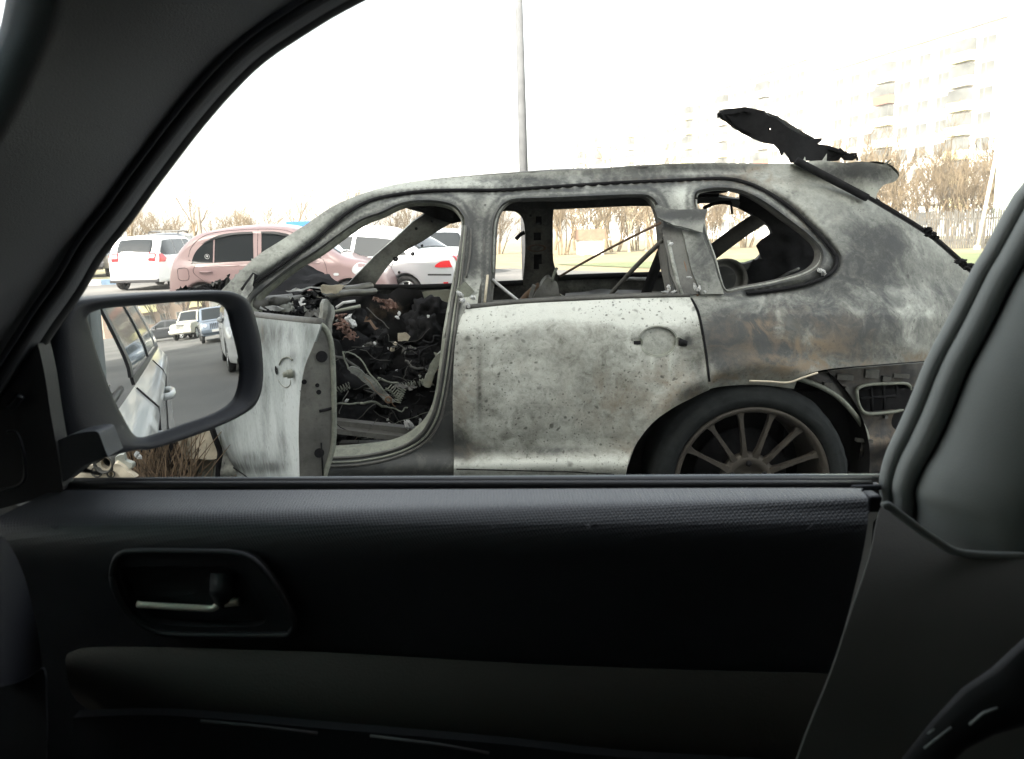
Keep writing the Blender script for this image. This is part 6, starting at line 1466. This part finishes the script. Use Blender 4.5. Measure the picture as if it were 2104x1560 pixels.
for hx0, par in ((.20, ex), (1.10, rx_)):
    mb = MB(); b = lambda x, z, o: ext(x, z, o)
    q = [ext(hx0-.105, .845, -.002), ext(hx0-.09, .846, .028), ext(hx0-.04, .848, .055), ext(hx0+.04, .848, .055), ext(hx0+.09, .846, .03), ext(hx0+.11, .845, -.002)]
    y_ = ge(.845)+.07; q = [Vector((p.x, y_+d, p.z)) for p, d in zip(q, (-.002, .030, .038, .038, .030, -.002))]
    mb.tube(q, .015, 8); mb.build('door_handle', M_['ownpaint'], par)
mb = MB(); mb.tube([ext(.41, z, .0015) for z in np.linspace(.28, .97, 12)], .004, 5); mb.build('door_seam', M_['seam'], ex)
mb = MB(); mb.tube([ext(x, z, .0015) for x, z in crom([(1.305, .3), (1.345, .60), (1.425, .80), (1.465, .97)], 5, closed=False)], .004, 5); mb.build('door_seam', M_['seam'], rx_)
# road wheels of our car
for wx in (2.15, -1.25):
    mb = MB(); mb.lathe([(.19, .02), (.22, .07), (.29, .08), (.32, .04), (.32, -.10), (.2, -.1)], (wx, .76, .32), 32); wq = mb.build('tyre', M_['tyre'], own)

# ------------------------------------------------------------------ what stands behind us and shows in the mirror
def mray(px, py):
    p = mglass(px, py); d = p-MC; n = (mn+(d-mn*d.dot(mn))/RC).normalized(); i = (p-CAM).normalized(); return p, i-n*2*i.dot(n)
def mat_(px, py, X):
    p, r = mray(px, py); t = (X-p.x)/r.x; return p+r*t
if DEBUG_MIRROR:
    for px, py in ((185, 655), (345, 762), (240, 700), (330, 840), (345, 765), (360, 690), (400, 690), (450, 690), (480, 720), (300, 890), (470, 640), (420, 830)):
        p, r = mray(px, py); print('MR', px, py, [round(v, 3) for v in r], 'ground', [round(v, 2) for v in (p+r*(-p.z/r.z))] if r.z < 0 else None)
# ------------------------------------------------------------------ the street behind us, shown by the side mirror
def behind(px, py, X):
    p = mat_(px, py, X); return Vector((p.x, p.y, 0))
c = behind(343, 700, 33); finish_car(sedan('black saloon parked across the road behind, seen in the side mirror', 'black_saloon', 'car', darkp), (c.x, c.y, 0), -80)
M_['beigepaint'] = paint('beige_paint', (.30, .29, .25)); greyp = mat('grey_paint', (.16, .19, .23), .3, metal=.3, coat=.8)
c = behind(398, 690, 31); finish_car(boxy('beige and grey off-roader beside the black saloon in the side mirror', 'beige_offroader', 'car', M_['beigepaint'], lower=M_['beigepaint']), (c.x, c.y, 0), 205)
c = behind(451, 700, 21); finish_car(boxy('blue-grey minivan standing nose-on in the side mirror', 'grey_minivan', 'minivan', greyp, lower=greyp, Hh=1.7, L=4.4, W=1.7, wr=.31), (c.x+2, c.y, 0), 182)
c = behind(430, 695, 32); finish_car(wagon('white estate half hidden between the off-roader and the minivan in the side mirror', 'white_estate', 'car', white), (c.x+2, c.y, 0), 180)
c = behind(489, 730, 7.6); finish_car(wagon('white estate at the right edge of the side mirror, parked behind the burnt car', 'white_estate', 'car', mat('greyed_white_paint', (.36, .37, .37), .5), Hh=1.62), (c.x+2.3, c.y+.85, 0), 184)  # greyer paint than the other white cars
c = behind(375, 690, 48); finish_car(wagon('silver estate at the back of the yard in the side mirror', 'silver_estate', 'car', silver), (c.x, c.y, 0), -75)
a = behind(290, 690, 78); b = behind(440, 690, 84)
block('brown block behind bare trees in the side mirror', (a.x, a.y-6), (b.x, b.y), 12, 6, M_['wall_brick'], M_['win_pale'], balcs=((2, 'balc'), (5, 'balc')))
a = behind(436, 690, 96); b = behind(492, 690, 88)
block('white block at the upper right of the side mirror', (a.x, a.y+1), (b.x+20, b.y+16), 12, 9, M_['wall_pale'], M_['win_dark'], balcs=((2, 'balc'),))
block('pale green block mirrored in our rear side window', (30, 36), (75, 42), 12, 9, mat('wall_green', (.42, .50, .43), .9), M_['win_pale'], balcs=((3, 'balc'), (8, 'balc')))
for i, (px, X, s) in enumerate(((330, 52, .8), (352, 46, .75), (385, 50, .85), (412, 44, .8), (360, 60, .9), (400, 62, 1.0), (440, 50, .9))):
    c = behind(px, 690, X); plant('dark', i, c.x, c.y, s, ORD[i]+' from the left of the dark bare trees in the side mirror' if False else (ORD[i]+' of the dark bare trees in front of the brown block in the side mirror'), 'bare trees in the side mirror')
# ------------------------------------------------------------------ haze: one closed box of thin air round everything
hm = bpy.data.materials.new('haze'); hm.use_nodes = True; n = hm.node_tree; n.nodes.remove(n.nodes['Principled BSDF'])
pv = n.nodes.new('ShaderNodeVolumePrincipled'); pv.inputs['Color'].default_value = (1.0, .98, .92, 1); pv.inputs['Density'].default_value = .0015; pv.inputs['Anisotropy'].default_value = .2
n.links.new(pv.outputs[0], n.nodes['Material Output'].inputs['Volume'])
mb = MB(); mb.box((0, 150, 21.5), (960, 960, 45)); o = mb.build('haze', hm); tag(o, 'thin pale haze over the yard', 'haze', kind='stuff')
scene.cycles.volume_bounces = 0
